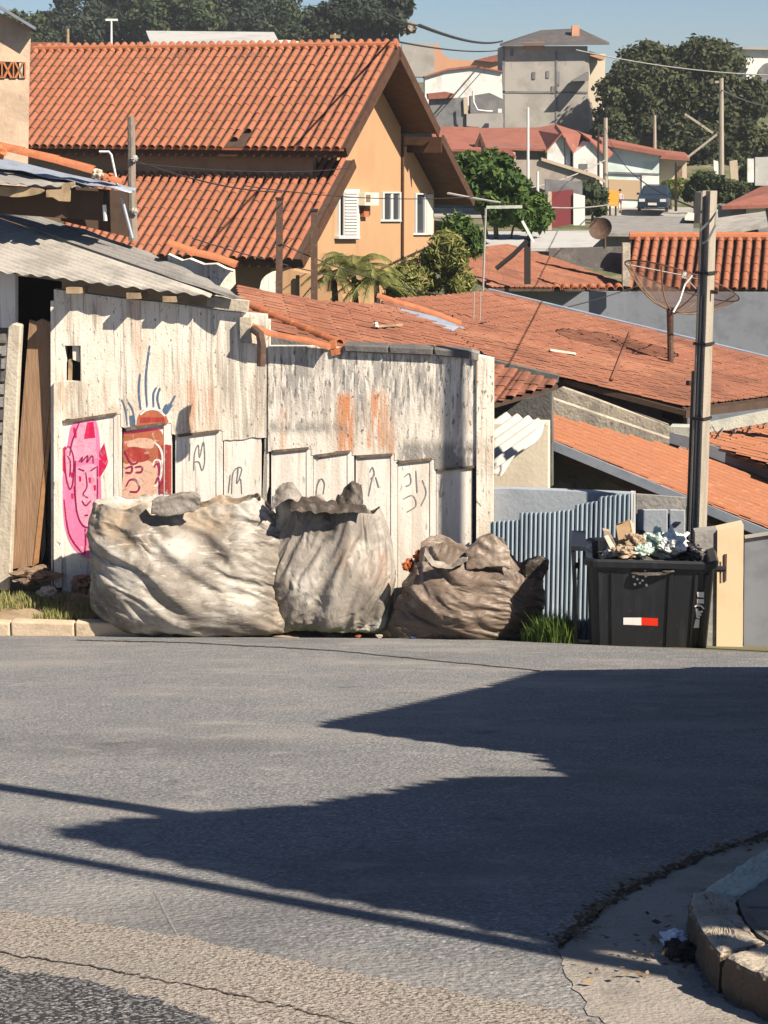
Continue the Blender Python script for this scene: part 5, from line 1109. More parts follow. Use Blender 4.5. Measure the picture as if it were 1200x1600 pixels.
# ------------------------------------------------------------------ yellow house with steep tiled roofs
yh = thing('yellow_house', 'yellow house with steep ribbed orange tile roofs and dark eaves', 'house', V((-2, 49, -8)))
RG = W(622, 74, 50.0); PT = R(33.7)
dF = V((-HB.x * math.cos(PT), -HB.y * math.cos(PT), -math.sin(PT))); nF = HA.cross(-dF).normalized(); nF = nF if nF.z > 0 else -nF
dK = V((HB.x * math.cos(PT), HB.y * math.cos(PT), -math.sin(PT))); nK = HA.cross(dK).normalized(); nK = nK if nK.z > 0 else -nK
LU, LF, LB = 10.6, 4.42, 3.75
o0 = RG - HA * LU
def skip_u(c, r, nc, nr): return r == nr - 1 and c in (nc - 13, nc - 12) or r == nr - 2 and c == nc - 12
tile_roof(yh, o0, HA, dF, nF, LU, LF, skip=skip_u, lim=294)
MB().prism([o0 - nF * .01, RG - nF * .01, RG + dF * (LF - .05) - nF * .01, o0 + dF * (LF - .05) - nF * .01], -nF * .10).build('roof_deck', M['dark_wood'], yh)
MB().prism([o0 - nK * .01, RG - nK * .01, RG + dK * LB - nK * .01, o0 + dK * LB - nK * .01], -nK * .12).build('roof_deck', M['eave_wood'], yh)
MB().tube([o0 + V((0, 0, .05)), RG + V((0, 0, .05))], .10, 10).build('ridge_cap', M['clay'], yh)
for (d_, n_, L_) in ((dF, nF, LF), (dK, nK, LB)):     # barge boards
    MB().bar(RG + HA * .03 - n_ * .10, RG + HA * .03 + d_ * L_ - n_ * .10, .05, .26, up=n_).build('barge_board', M['eave_wood'], yh)
eo, ee = o0 + dF * LF, RG + dF * LF
MB().bar(eo - nF * .16 - dF * .06, ee - nF * .16 - dF * .06, .05, .22).build('eave_board', M['eave_wood'], yh)
MB().bar(eo + dF * .01 - HA * .1 - nF * .02, ee + dF * .01 - nF * .02, .02, .06).build('drip_edge', M['clay'], yh)
# gable wall
OV = .95
GP = wall_plane(RG - HA * OV, HB); GP = (GP[0], HA)
def gp_pt(b, z): 
    q = RG - HA * OV + HB * b; return V((q.x, q.y, z))
zr_ = RG.z; tn = math.tan(PT)
LT = W(551, 250, 47.6)      # top right corner of the lower roof
LLo = 3.95
bl0 = (LT - RG).dot(HB); 
lowb = bl0 - LLo * math.cos(PT)
zl = lambda b: LT.z - (bl0 - b) * tn
poly = [(0, zr_ - .18), (2.75, zr_ - .18 - 2.75 * tn), (2.75, -8.2), (lowb + .5, -8.2), (lowb + .5, zl(lowb + .5) - .14), (bl0 - .15, zl(bl0 - .15) - .14), (-3.3, zr_ - .18 - 3.3 * tn)]
MB().prism([gp_pt(b, z) for b, z in poly], -HA * .2).build('gable_wall', M['yellow'], yh)
# front walls (shaded under the eaves)
def fw(b, l0, l1, z0, z1, m, nm='front_wall'):
    a = RG + HB * b - HA * l0; c = RG + HB * b - HA * l1
    MB().prism([V((a.x, a.y, z0)), V((c.x, c.y, z0)), V((c.x, c.y, z1)), V((a.x, a.y, z1))], HB * .2).build(nm, m, yh)
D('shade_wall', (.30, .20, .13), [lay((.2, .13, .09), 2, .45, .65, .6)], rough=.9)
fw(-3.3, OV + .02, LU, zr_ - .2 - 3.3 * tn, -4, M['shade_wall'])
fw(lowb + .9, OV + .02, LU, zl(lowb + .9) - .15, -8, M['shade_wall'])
# lower roof
lo0 = LT - HA * 6.7
tile_roof(yh, lo0, HA, dF, nF, 6.7, LLo, lim=299)
MB().prism([lo0 - nF * .01, LT - nF * .01, LT + dF * (LLo - .05) - nF * .01, lo0 + dF * (LLo - .05) - nF * .01], -nF * .10).build('roof_deck', M['dark_wood'], yh)
MB().bar(LT + HA * .03 - nF * .10, LT + HA * .03 + dF * LLo - nF * .10, .05, .24, up=nF).build('barge_board', M['eave_wood'], yh)
MB().bar(lo0 + dF * LLo - nF * .16 - dF * .06, LT + dF * LLo - nF * .16 - dF * .06, .05, .2).build('eave_board', M['eave_wood'], yh)
# rear wing with its own small eave
w2 = W(690, 214, 53.2); L2 = 3.35
lo2 = w2 - HA * 2.6
MB().prism([lo2, w2, w2 + dK * L2, lo2 + dK * L2], -nK * .13).build('roof_deck', M['eave_wood'], yh)
MB().bar(w2 + HA * .03 - nK * .06, w2 + HA * .03 + dK * L2 - nK * .06, .05, .25, up=nK).build('barge_board', M['eave_wood'], yh)
MB().prism([w2 - HA * 2.6 - HB * .1, w2 + HA * .05 - HB * .1, w2 + HA * .05 - HB * .1 - V((0, 0, .42)), w2 - HA * 2.6 - HB * .1 - V((0, 0, .42))], -HB * .05).build('fascia', M['eave_wood'], yh)
g2p = (w2 - HA * .95, HA)
def g2pt(b, z): q = w2 - HA * .95 + HB * b; return V((q.x, q.y, z))
MB().prism([g2pt(-1.2, w2.z - .25), g2pt(0.1, w2.z - .25), g2pt(2.1, w2.z - .22 - 2.0 * tn), g2pt(2.1, -8.2), g2pt(-1.2, -8.2)], -HA * .2).build('rear_wall', M['yellow'], yh)
# downpipe at the wall corner
q = gp_pt(2.80, zr_ - 2.2); MB().tube([q + HA * .04, V((q.x, q.y, -8)) + HA * .04], .045, 6).build('downpipe', M['eave_wood'], yh)
# windows on the gable
def hp(x, y, out=0.0, P=None):
    P = P or GP; return hit(x, y, (P[0] + HA * out, P[1]))
def gbox(px, o0_, o1_, nm, m, par, P=None):
    pts = [hp(x, y, o1_, P) for x, y in px]; return MB().prism(pts, HA * (o0_ - o1_)).build(nm, m, par)
def window(x0, y0, x1, y1, P=None, mull=1):
    f = gbox([(x0, y0), (x1, y0), (x1, y1), (x0, y1)], .0, .012, 'window', M['glass'], yh, P)
    t = 2.2
    for q in ([(x0 - t, y0 - t), (x1 + t, y0 - t), (x1 + t, y0), (x0 - t, y0)], [(x0 - t, y1), (x1 + t, y1), (x1 + t + 1, y1 + t * 1.4), (x0 - t - 1, y1 + t * 1.4)], [(x0 - t, y0), (x0, y0), (x0, y1), (x0 - t, y1)], [(x1, y0), (x1 + t, y0), (x1 + t, y1), (x1, y1)]):
        gbox(q, .0, .06, 'frame', M['white_paint'], f, P)
    for k in range(mull):
        xm = x0 + (x1 - x0) * (k + 1) / (mull + 1); gbox([(xm - 1.6, y0), (xm + 1.6, y0), (xm + 1.6, y1), (xm - 1.6, y1)], .0, .045, 'frame', M['white_paint'], f, P)
    return f
window(601, 302, 625, 343, mull=1)
f = window(532, 298, 560, 368, mull=0)
sh = gbox([(538, 296), (561, 296), (561, 370), (538, 370)], .06, .10, 'shutter', M['white_paint'], f)
for k in range(14):
    y = 300 + k * 4.9; gbox([(540, y), (559, y), (559, y + 2.8), (540, y + 2.8)], .10, .125, 'slat', M['white_paint'], f)
gbox([(530, 369), (563, 369), (563, 373), (530, 373)], .0, .14, 'sill', M['white_paint'], f)
window(652, 304, 664, 364, P=g2p, mull=0)
gbox([(667, 304), (677, 303), (677, 366), (667, 367)], .01, .07, 'shutter', M['cream_wall'], yh, g2p)
ac = gbox([(570, 301), (592, 301), (592, 321), (570, 321)], .0, .28, 'air_conditioner', M['cream_wall'], yh)
gbox([(572, 304), (579, 304), (579, 316), (572, 316)], .28, .285, 'grille', M['brown_step'], ac)
gbox([(582, 304), (591, 304), (591, 319), (582, 319)], .28, .286, 'casing', M['white_paint'], ac)
gbox([(569, 325), (577, 325), (577, 339), (569, 339)], .0, .12, 'vent_box', M['clay'], yh)
# lower terrace pieces below the roof
tw = wall_plane(W(420, 440, 43.5), HA)
MB().prism([W(x, y, 43.4) for x, y in smooth_px([(404, 470), (408, 440), (420, 428), (433, 428), (434, 470)], 3)], (0, .2, 0)).build('terrace_block', M['panel_white'], yh)
MB().prism([W(x, y, 42.6) for x, y in smooth_px([(442, 480), (442, 425), (470, 425), (500, 434), (522, 446), (540, 470), (540, 490)], 2)], (0, .2, 0)).build('terrace_wall', M['yellow'], yh)
MB().prism([W(x, y, 42.5) for x, y in [(462, 430), (468, 430), (468, 470), (462, 470)]], (0, .04, 0)).build('terrace_gap', M['black_void'], yh)
for (x0, y0, x1, y1, lb) in ((437, 310, 436, 470, 'taller dark steel post in front of the lower tiled roof'), (491, 328, 491, 472, 'shorter dark steel post at the corner of the lower tiled roof')):
    t = thing('steel_post', lb, 'post', W(x1, y1, 38.5), 'dark posts before the yellow house')
    MB().bar(W(x0, y0, 38.5), W(x1, y1, 38.5), .13, .13).build('shaft', M['metal_rust'], t); MB().box(W(x0, y0, 38.5), .16, .16, .04).build('cap', M['metal_dark'], t)

# ------------------------------------------------------------------ plants
def foliage(name, m, blobs, n, size, parent=None, asp=.55, shell=.55, seed=0, droop=0.0, **kw):
    rng = np.random.default_rng(seed + 5)
    vol = np.array([b[1][0] * b[1][2] for b in blobs]); pk = rng.choice(len(blobs), n, p=vol / vol.sum())
    C = np.array([list(b[0]) for b in blobs])[pk]; Rd = np.array([b[1] for b in blobs])[pk]
    d = rng.normal(size=(n, 3)); d /= np.linalg.norm(d, axis=1, keepdims=True)
    r = (shell + (1 - shell) * rng.random(n) ** .6)[:, None]
    lump = 1 + .18 * np.sin(d[:, :1] * 5 + pk[:, None]) * np.cos(d[:, 2:] * 6 + pk[:, None] * 2) + .10 * rng.normal(size=(n, 1))
    c = C + d * Rd * r * lump
    nrm = d + .75 * rng.normal(size=(n, 3)); nrm[:, 2] += .35; nrm /= np.linalg.norm(nrm, axis=1, keepdims=True)
    a = np.cross(nrm, rng.normal(size=(n, 3))); a /= np.linalg.norm(a, axis=1, keepdims=True); b = np.cross(nrm, a)
    s = size * (.55 + .9 * rng.random(n))[:, None]
    v = np.stack([c - a * s, c - b * s * asp, c + a * s - nrm * s * droop, c + b * s * asp], 1).reshape(-1, 3)
    me = bpy.data.meshes.new(name); me.vertices.add(4 * n); me.vertices.foreach_set('co', v.ravel())
    me.loops.add(4 * n); me.loops.foreach_set('vertex_index', np.arange(4 * n)); me.polygons.add(n)
    me.polygons.foreach_set('loop_start', np.arange(0, 4 * n, 4)); me.polygons.foreach_set('loop_total', np.full(n, 4)); me.materials.append(m)
    me.update(calc_edges=True); o = bpy.data.objects.new(name, me); COL.objects.link(o); adopt(o, parent); tag(o, **kw); return o
def tree(name, label, base, crown, m, n, size, cat='tree', group=None, seed=0, tr=.25, asp=.55):
    t = thing(name, label, cat, base, group); base = V(base)
    top = max(crown, key=lambda b: b[1][0] * b[1][2]); ctr_ = V(top[0])
    mb = MB(); mid = base.lerp(ctr_, .45) + V((tr * .6, 0, 0)); mb.tube([base - V((0, 0, .3)), base.lerp(mid, .5), mid, ctr_], [tr, tr * .85, tr * .7, tr * .35], 8)
    mb.build('trunk', M['bark'], t)
    for b in crown:
        if b is not top: MB().tube([mid, mid.lerp(V(b[0]), .5) + V((0, 0, .1)), V(b[0])], [tr * .45, tr * .3, tr * .12], 6).build('limb', M['bark'], t)
    # small satellite clumps make the outline uneven
    rng = np.random.default_rng(seed); bl = []
    for c, rd in crown:
        bl.append((V(c), tuple(q * .80 for q in rd)))
        for k in range(11):
            d = rng.normal(size=3); d /= np.linalg.norm(d); d[1] = -abs(d[1]) if k % 2 else d[1]
            f = .26 + .20 * rng.random(); bl.append((V(c) + V((d[0] * rd[0] * .78, d[1] * rd[1] * .78, d[2] * rd[2] * .78)), (rd[0] * f, rd[1] * f, rd[2] * f * .85)))
    foliage('crown', m, bl, n, size, t, asp, seed=seed); return t
def blob(px, py, y, rx, rz, ry=None):      # pixel centre and pixel radii at depth y
    k = y / F / 1.0; return (W(px, py, y), (rx * k, (ry or (rx + rz) / 2) * k, rz * k))
def gbase(px, y):
    q = W(px, 300, y); return V((q.x, y, gz(q.x, y)))
tree('citrus_tree', 'dense bright green tree beside the gable of the yellow house', gbase(785, 60), [blob(770, 285, 60, 48, 45), blob(810, 322, 60, 42, 38), blob(735, 262, 60, 28, 28), blob(842, 340, 60, 20, 22)], M['leaf_citrus'], 15000, .13, seed=3, tr=.15)
tree('leafy_shrub', 'dark green shrub in front of the yellow gable wall', gbase(660, 41), [blob(650, 430, 41, 46, 40), blob(695, 400, 41, 36, 38), blob(715, 440, 41, 28, 30), blob(620, 450, 41, 22, 24)], M['leaf_palm'], 7000, .10, cat='shrub', seed=5, tr=.07, asp=.18)
tree('leafy_shrub', 'lighter green feathery shrub top against the dark eave', gbase(720, 44), [blob(712, 355, 44, 30, 26), blob(735, 380, 44, 20, 26)], M['leaf_citrus'], 2600, .11, cat='shrub', seed=8, tr=.05, asp=.25)
def palm(name, label, crown, base, nf, L_, m, seed):
    t = thing(name, label, 'palm', base); rng = random.Random(seed)
    MB().tube([V(base), V(crown)], [.07, .05], 8).build('trunk', M['bark'], t)
    for k in range(nf):
        a = 6.28 * k / nf + rng.random(); el = rng.uniform(.1, 1.25); d = V((math.cos(a), math.sin(a) * .7, 0)); l = L_ * rng.uniform(.75, 1.1)
        pts = [V(crown) + d * (l * f * math.cos(el * .8)) + V((0, 0, l * (math.sin(el) * f - .75 * f * f))) for f in np.linspace(0, 1, 12)]
        mb = MB(); mb.tube(pts, .012, 4)
        for i in range(1, 12):
            tg = (pts[i] - pts[i - 1]).normalized(); sd = tg.cross(V((0, 0, 1)))
            if sd.length < .05: sd = V((1, 0, 0))
            sd.normalize()
            for sg in (-1, 1):
                for w_ in (0, .5):
                    p = pts[i - 1].lerp(pts[i], w_); q = p + (sd * sg * .8 + tg * .7 + V((0, 0, -.35))).normalized() * (.36 * L_ * (1 - abs(i / 12 - .45)))
                    mb.add([p - tg * .012, p + tg * .014, q], [(0, 1, 2)])
        mb.build('frond', m, t)
palm('small_palm', 'small yellowish palm with arching fronds left of the gable', W(552, 424, 40), W(556, 478, 40), 26, 1.3, M['leaf_palm'], 2)
palm('small_palm', 'smaller dark palm tuft behind the painted wall roof', W(588, 442, 39.5), W(590, 480, 39.5), 18, 1.0, M['leaf_palm'], 6)
palm('small_palm', 'low spiky palm tuft next to the dark steel post', W(522, 428, 39.8), W(524, 478, 39.8), 16, .75, M['leaf_palm'], 9)

# ------------------------------------------------------------------ left brick house
lb = thing('plastered_house', 'bare plastered house edge with a hollow brick vent at the left', 'house', W(0, 400, 40))
LPL = wall_plane(W(47, 100, 36), plan(8))
def lp(px, nm, m, off=0.0, th=.2): return MB().prism([hit(x, y, (LPL[0] - LPL[1] * -off, LPL[1])) for x, y in px], -LPL[1] * th).build(nm, m, lb)
lp([(-80, -30), (0, 20), (48, 44), (46, 100), (44, 225), (42, 300), (-80, 300)], 'wall', M['brick_plaster'])
MB().bar(hit(-80, -38, LPL) + V((0, -.1, 0)), hit(58, 46, LPL) + V((0, -.1, 0)), .5, .05).build('roof_sheet', M['zinc_dull'], lb)
lp([(-40, 95), (38, 97), (37, 123), (-40, 122)], 'vent_opening', M['black_void'], .004, .01)
for k in range(4):
    x = -32 + k * 18
    for q in ([(x, 97), (x + 3, 97), (x + 16, 122), (x + 12, 122)], [(x + 13, 97), (x + 16, 97), (x + 4, 122), (x, 122)], [(x + 16, 97), (x + 18, 97), (x + 18, 122), (x + 16, 122)]): lp(q, 'vent_brick', M['hollow_brick'], .03, .03)
lp([(30, 98), (36, 98), (35, 122), (30, 122)], 'vent_brick', M['cement_lit'], .03, .03)
# ------------------------------------------------------------------ far hillside
def bld(name, label, faces, y, th, ang=0.0, base_px=None, cat='building'):
    t = thing(name, label, cat, V((W(base_px or faces[0][1][0][0], 300, y).x, y, gz(W(faces[0][1][0][0], 300, y).x, y))))
    for (nm, px, off, th_, mm) in faces:
        MB().prism([W(x, yy, y + off) for x, yy in px], (0, th_, 0)).build(nm, M[mm], t)
    return t
D('grey_render', (.36, .34, .315), [lay((.27, .255, .235), .5, .45, .62, .8), lay((.46, .43, .39), .9, .55, .7, .5), lay((.17, .16, .15), 1.6, .64, .74, .5, st=(1.5, 1, .4))], rough=.95)
D('dark_render', (.20, .20, .205), [lay((.13, .13, .135), .8, .45, .62, .8)], rough=.95)
D('far_white', (.74, .725, .69), [lay((.42, .395, .36), .8, .5, .68, .6), lay((.44, .40, .36), 1.6, .62, .74, .4, st=(1.5, 1, .4))], rough=.95)
D('far_cream', (.50, .41, .31), [lay((.40, .33, .25), .8, .5, .68, .6)], rough=.95)
D('far_green', (.64, .76, .72), [lay((.44, .54, .52), .8, .45, .66, .7), lay((.52, .56, .53), 1.2, .55, .7, .6, st=(1, 1, .4))], rough=.95)
D('far_orange', (.52, .29, .18), [lay((.66, .34, .2), .8, .5, .68, .6)], rough=.95)
D('far_slate', (.085, .08, .08), [lay((.13, .12, .12), 2, .45, .66, .6)], rough=.9)
D('far_asbestos', (.44, .44, .43), [lay((.33, .33, .32), .8, .45, .66, .6), lay((.52, .52, .51), 2, .55, .7, .5)], rough=.95)
D('tan_door', (.46, .34, .22), rough=.8)
# unfinished tower house
Y = 142
t = bld('tower_house', 'tall unfinished grey rendered house with a dark hipped roof on the hill', [('wall', [(785, 72), (918, 72), (920, 215), (785, 215)], 0, 6, 'grey_render')], Y, 6)
D('cream_lit', (.46, .40, .31), [lay((.5, .42, .33), 1, .5, .68, .6)], rough=.95)
a, b = W(920.5, 84, Y), W(946, 84, Y + 5.6)
MB().prism([a, b, V((b.x, b.y, -2)), V((a.x, a.y, -2))], (-.2, .05, 0)).build('side_wall', M['cream_lit'], t)
hip = [W(781, 72, Y - .8), W(952, 70, Y - .8), W(952, 66, Y + 7), W(781, 68, Y + 7)]
r1, r2 = W(845, 47, Y + 3), W(905, 44, Y + 3)
MB().add(hip + [r1, r2], [(0, 1, 5, 4), (1, 2, 5), (2, 3, 4, 5), (3, 0, 4), (3, 2, 1, 0)]).build('roof', M['far_slate'], t)
MB().box(W(899, 50, Y + 1.5), .55, .55, .9).build('chimney', M['far_orange'], t)
MB().prism([W(x, y, Y - .1) for x, y in [(818, 66), (851, 65), (850, 77), (818, 77)]], (0, .12, 0)).build('brick_infill', M['hollow_brick'], t)
MB().prism([W(x, y, Y - .12) for x, y in [(820, 70), (848, 70), (848, 77), (820, 77)]], (0, .05, 0)).build('opening', M['far_orange'], t)
for q in ([(785, 72), (789, 72), (789, 215), (785, 215)], [(785, 142), (918, 143), (918, 146), (785, 145)], [(868, 80), (871, 80), (871, 200), (868, 200)]):
    MB().prism([W(x, y, Y - .05) for x, y in q], (0, .06, 0)).build('concrete_band', M['dark_render'], t)
for x, y in ((872, 117), (872, 128), (864, 140), (856, 116), (800, 82), (834, 118)): MB().box(W(x, y, Y - .03), .22, .08, .5).build('putlog_hole', M['dark_render'], t)
MB().prism([W(x, y, Y - 1.6) for x, y in [(893, 127), (920, 112), (920, 126)]], (0, 1.5, 0)).build('shadow_wedge', M['dark_render'], t)  # dark wedge modelled in place of the triangular shadow on the wall
MB().prism([W(x, y, Y - .3) for x, y in [(922, 80), (946, 88), (944, 94), (922, 87)]], (0, 3, 0)).build('side_canopy', M['far_orange'], t)
bld('white_gable_house', 'low white gable walled house left of the grey tower', [('wall', [(664, 118), (700, 108), (740, 104), (784, 112), (786, 165), (664, 165)], 0, 5, 'far_white'), ('roof_edge', [(662, 119), (700, 107), (740, 102), (786, 111), (786, 113), (740, 105), (700, 110), (664, 121)], -.2, 5.6, 'tile_far')], 136, 5)
bld('orange_wall_house', 'grey block house with a salmon orange stepped end wall on the skyline', [('wall', [(628, 67), (679, 68), (679, 120), (628, 120)], 0, 5, 'grey_render'), ('end_wall', [(679, 67), (686, 72), (692, 85), (704, 92), (745, 95), (785, 96), (785, 118), (679, 118)], .1, 4.5, 'far_orange'), ('loose_roof', [(742, 94), (765, 88), (784, 84), (786, 92), (770, 97)], -.3, 3, 'tile_far')], 160, 5)
t = bld('dark_shed', 'dark grey block shed with a white pipe below the white gable', [('wall', [(672, 155), (729, 152), (729, 205), (672, 205)], 0, 4, 'dark_render'), ('roof_edge', [(668, 146), (696, 143), (712, 147), (708, 153), (670, 155)], -.3, 4, 'tile_far'), ('yard_wall', [(729, 178), (786, 177), (786, 205), (729, 205)], -.2, 1, 'grey_render'), ('door_jamb', [(724, 154), (731, 152), (731, 178), (725, 178)], -.15, .3, 'far_cream'), ('lean_to', [(735, 150), (765, 145), (786, 155), (786, 178), (735, 178)], 1.0, 2, 'dark_render')], 128, 4)
MB().tube([W(739, 142, 127), W(740, 160, 127), W(746, 172, 127), W(762, 174, 127), W(770, 174, 127)], .07, 6).build('pipe', M['metal_white'], t)
MB().box(W(781, 173, 127), .25, .25, .25).build('lamp', M['metal_white'], t)
# red-roofed row
def hroof(t, px4, y0, y1, mm='tile_far', nm='roof', th=.12):
    """px4: near-left, near-right, far-right, far-left pixel corners, y0 near depth, y1 far depth"""
    p = [W(*px4[0], y0), W(*px4[1], y0), W(*px4[2], y1), W(*px4[3], y1)]
    MB().prism(p, (0, 0, -th)).build(nm, M[mm], t)
D('far_blue', (.45, .62, .80), rough=.9)
t = bld('red_roof_house', 'house with faded red roof and small front gable nearest the yellow house', [('wall', [(690, 228), (752, 232), (752, 300), (690, 300)], 0, 5, 'far_cream'), ('gable_trim', [(738, 236), (750, 207), (760, 232), (752, 228), (750, 216), (742, 238)], -.4, .3, 'eave_wood'), ('gable_wall', [(742, 240), (750, 214), (758, 236)], -.2, .3, 'far_cream'), ('porch', [(765, 232), (805, 238), (808, 268), (770, 262)], -1, .4, 'far_cream'), ('lower_roof', [(758, 232), (800, 236), (808, 246), (770, 244)], -2, 1, 'tile_far')], 104, 5)
hroof(t, [(680, 232), (752, 234), (748, 199), (672, 197)], 103, 109)
t = bld('red_roof_house', 'white house with long red roof and two white gables in the far street', [('wall', [(760, 225), (856, 228), (856, 300), (760, 300)], 0, 6, 'dark_render'), ('gable_wall', [(855, 235), (876, 210), (891, 232), (891, 275), (855, 275)], -1.2, 4, 'far_white'), ('gable_wall', [(896, 240), (922, 222), (948, 246), (948, 300), (896, 300)], -1.6, 4, 'far_white'), ('doorway', [(887, 228), (897, 226), (897, 262), (887, 262)], -.6, .3, 'tan_door'), ('awning', [(860, 256), (886, 258), (886, 264), (860, 262)], -1.6, .4, 'far_blue'), ('window', [(905, 256), (918, 256), (918, 268), (905, 268)], -1.64, .1, 'dark_render')], 112, 6)
hroof(t, [(745, 230), (858, 233), (842, 199), (742, 200)], 111, 119)
hroof(t, [(852, 236), (878, 207), (868, 194), (835, 200)], 110.5, 119)
hroof(t, [(878, 207), (898, 241), (925, 212), (868, 194)], 110.5, 119)
hroof(t, [(922, 218), (950, 246), (960, 236), (900, 202)], 110.2, 120)
D('front_yard', (.38, .33, .28), [lay((.26, .23, .2), 1, .45, .65, .7)], rough=.95)
bld('garden_wall', 'stained low wall and ramp in front of the white gables', [('wall', [(788, 250), (850, 250), (930, 278), (944, 292), (900, 310), (858, 300), (800, 275)], 0, .4, 'front_yard'), ('coping', [(846, 246), (930, 272), (946, 282), (946, 286), (928, 277), (846, 251)], -.2, .6, 'far_cream')], 100, .5, cat='wall')
D('red_shutter', (.20, .04, .045), rough=.7)
bld('red_gate_wall', 'dark red gate between pale pillars below the far houses', [('gate', [(862, 300), (896, 296), (896, 350), (862, 356)], 0, .2, 'red_shutter'), ('pillar', [(856, 300), (862, 300), (862, 360), (856, 360)], -.1, .4, 'far_cream'), ('pillar', [(896, 302), (914, 306), (914, 352), (896, 352)], -.1, .3, 'far_white'), ('back_wall', [(852, 280), (910, 284), (910, 304), (852, 304)], .5, .3, 'dark_render')], 92, .3, cat='gate')
t = bld('green_house', 'pale mint green two storey house with a tan garage door', [('wall', [(946, 222), (1030, 238), (1030, 330), (946, 326)], 0, 7, 'far_green'), ('string_course', [(946, 268), (1030, 271), (1030, 274), (946, 271)], -.12, .2, 'dark_render'), ('lower_front', [(1003, 274), (1029, 275), (1029, 330), (1003, 330)], -.1, .12, 'far_white'), ('garage_door', [(951, 280), (1000, 282), (1000, 312), (951, 310)], -.08, .1, 'tan_door')], 118, 7)
hroof(t, [(940, 220), (1040, 238), (1030, 233), (930, 212)], 117.4, 125, th=.25)
t = bld('cream_house', 'small cream house with red roof behind the hedge', [('wall', [(1031, 244), (1073, 246), (1073, 300), (1031, 300)], 1, 5, 'far_cream'), ('door', [(1058, 260), (1066, 260), (1066, 284), (1058, 284)], .9, .12, 'brown_step')], 121, 5)
hroof(t, [(1026, 241), (1078, 245), (1070, 238), (1020, 232)], 120.6, 127, th=.25)
bld('skyline_block', 'pale grey block with a dark arched opening at the right edge of the skyline', [('wall', [(1166, 75), (1250, 78), (1250, 240), (1166, 240)], 0, 6, 'far_white'), ('arch', smooth_px([(1184, 180), (1184, 120), (1190, 104), (1205, 97), (1250, 97), (1250, 180)], 3), -.1, .15, 'dark_render'), ('roof_edge', [(1160, 73), (1252, 75), (1252, 79), (1160, 77)], -.5, 7, 'grey_render')], 170, 6)
# sloping asbestos roof behind the yellow ridge, red roof bit
t = bld('long_shed', 'long pale grey shed roof above the yellow house ridge', [('wall', [(230, 66), (432, 66), (432, 90), (230, 90)], 0, 6, 'far_asbestos')], 95, 6)
hroof(t, [(238, 73), (440, 73), (428, 50), (228, 48)], 94, 100, 'far_asbestos')
bld('low_red_roof', 'sliver of red tiled roof at the left end of the ridge', [('roof', [(46, 66), (92, 66), (96, 82), (46, 82)], 0, 2, 'tile_far')], 70, 2, cat='roof')
bld('white_shed', 'small white shed roof at the ridge right of the long shed', [('wall', [(431, 63), (446, 62), (480, 66), (480, 80), (431, 80)], 0, 3, 'far_white')], 98, 3)
# low roofs in the valley
t = bld('white_roof_shed', 'flat white metal roof shed below the green tree', [('wall', [(716, 384), (925, 386), (925, 420), (716, 420)], 0, 4, 'dark_render')], 58, 4)
hroof(t, [(712, 386), (918, 388), (948, 360), (716, 362)], 57.5, 62.5, 'far_asbestos', th=.1)
t = bld('grey_sheet_shed', 'wide shed with sagging grey sheet roof in front of the parked car', [('wall', [(938, 362), (1340, 366), (1340, 400), (938, 396)], 0, 3, 'dark_render')], 74, 3)
hroof(t, [(932, 364), (1082, 366), (1085, 338), (940, 337)], 73, 82, 'asbestos_grey', th=.12)
hroof(t, [(1108, 368), (1200, 350), (1196, 330), (1108, 342)], 73, 80, 'asbestos', th=.12)
hroof(t, [(1070, 340), (1100, 342), (1098, 334), (1075, 332)], 78, 81, 'cream_wall', nm='loose_sheet', th=.1)
t = bld('red_corner_roof', 'red roof corner and grey eave at the right edge below the hedge', [('wall', [(1140, 325), (1340, 318), (1340, 352), (1140, 352)], 0, 3, 'dark_render'), ('window', [(1166, 326), (1196, 325), (1196, 336), (1166, 336)], -.1, .12, 'far_white')], 86, 3)
hroof(t, [(1128, 322), (1340, 315), (1340, 262), (1188, 292)], 85, 91, th=.15)
D('orange_board', (.80, .36, .05), rough=.7)

# far street
MB().prism([V((-6, 113, gz(0, 113) + .12)), V((45, 109, gz(30, 109) + .25)), V((45, 119, gz(30, 119) + .22)), V((-6, 117.5, gz(0, 117) + .15))], (0, 0, -.1)).build('far_street', M['far_road'], kind='structure')
# parked car (seen from the front, nose to the camera)
cp = W(1019, 331, 112); cpz = max(gz(cp.x, cp.y), cp.z - .02); cpz = cp.z
D('car_paint', (.016, .036, .065), rough=.3, spec=.5)
car = thing('parked_car', 'dark blue hatchback car parked in the far street with one light glinting', 'car', V((cp.x, cp.y, cpz)))
cx = plan(-12); cy = V((-cx.y, cx.x, 0)); c0 = V((cp.x, cp.y, cpz))
prof = [(0, .25), (-.05, .55), (0, .78), (.9, .92), (1.55, 1.42), (3.0, 1.45), (3.75, 1.0), (3.85, .5), (3.8, .25)]
rg = []
for u, k in ((-.85, .9), (-.78, 1), (.78, 1), (.85, .9)):
    rg.append([c0 + cx * (u * (1 - .22 * max(0, (z - .9) / .55))) + cy * (l * (1 if k == 1 else .985) + (0 if k == 1 else .03)) + V((0, 0, z * (1 if k == 1 else .98))) for l, z in prof])
loft(rg).build('body', M['car_paint'], car)
def cq(pts, nm, m): MB().poly([c0 + cx * u + cy * l + V((0, 0, z)) for u, l, z in pts]).build(nm, m, car)
cq([(-.66, .93, .97), (.66, .93, .97), (.58, 1.46, 1.37), (-.58, 1.46, 1.37)], 'windscreen', M['glass'])
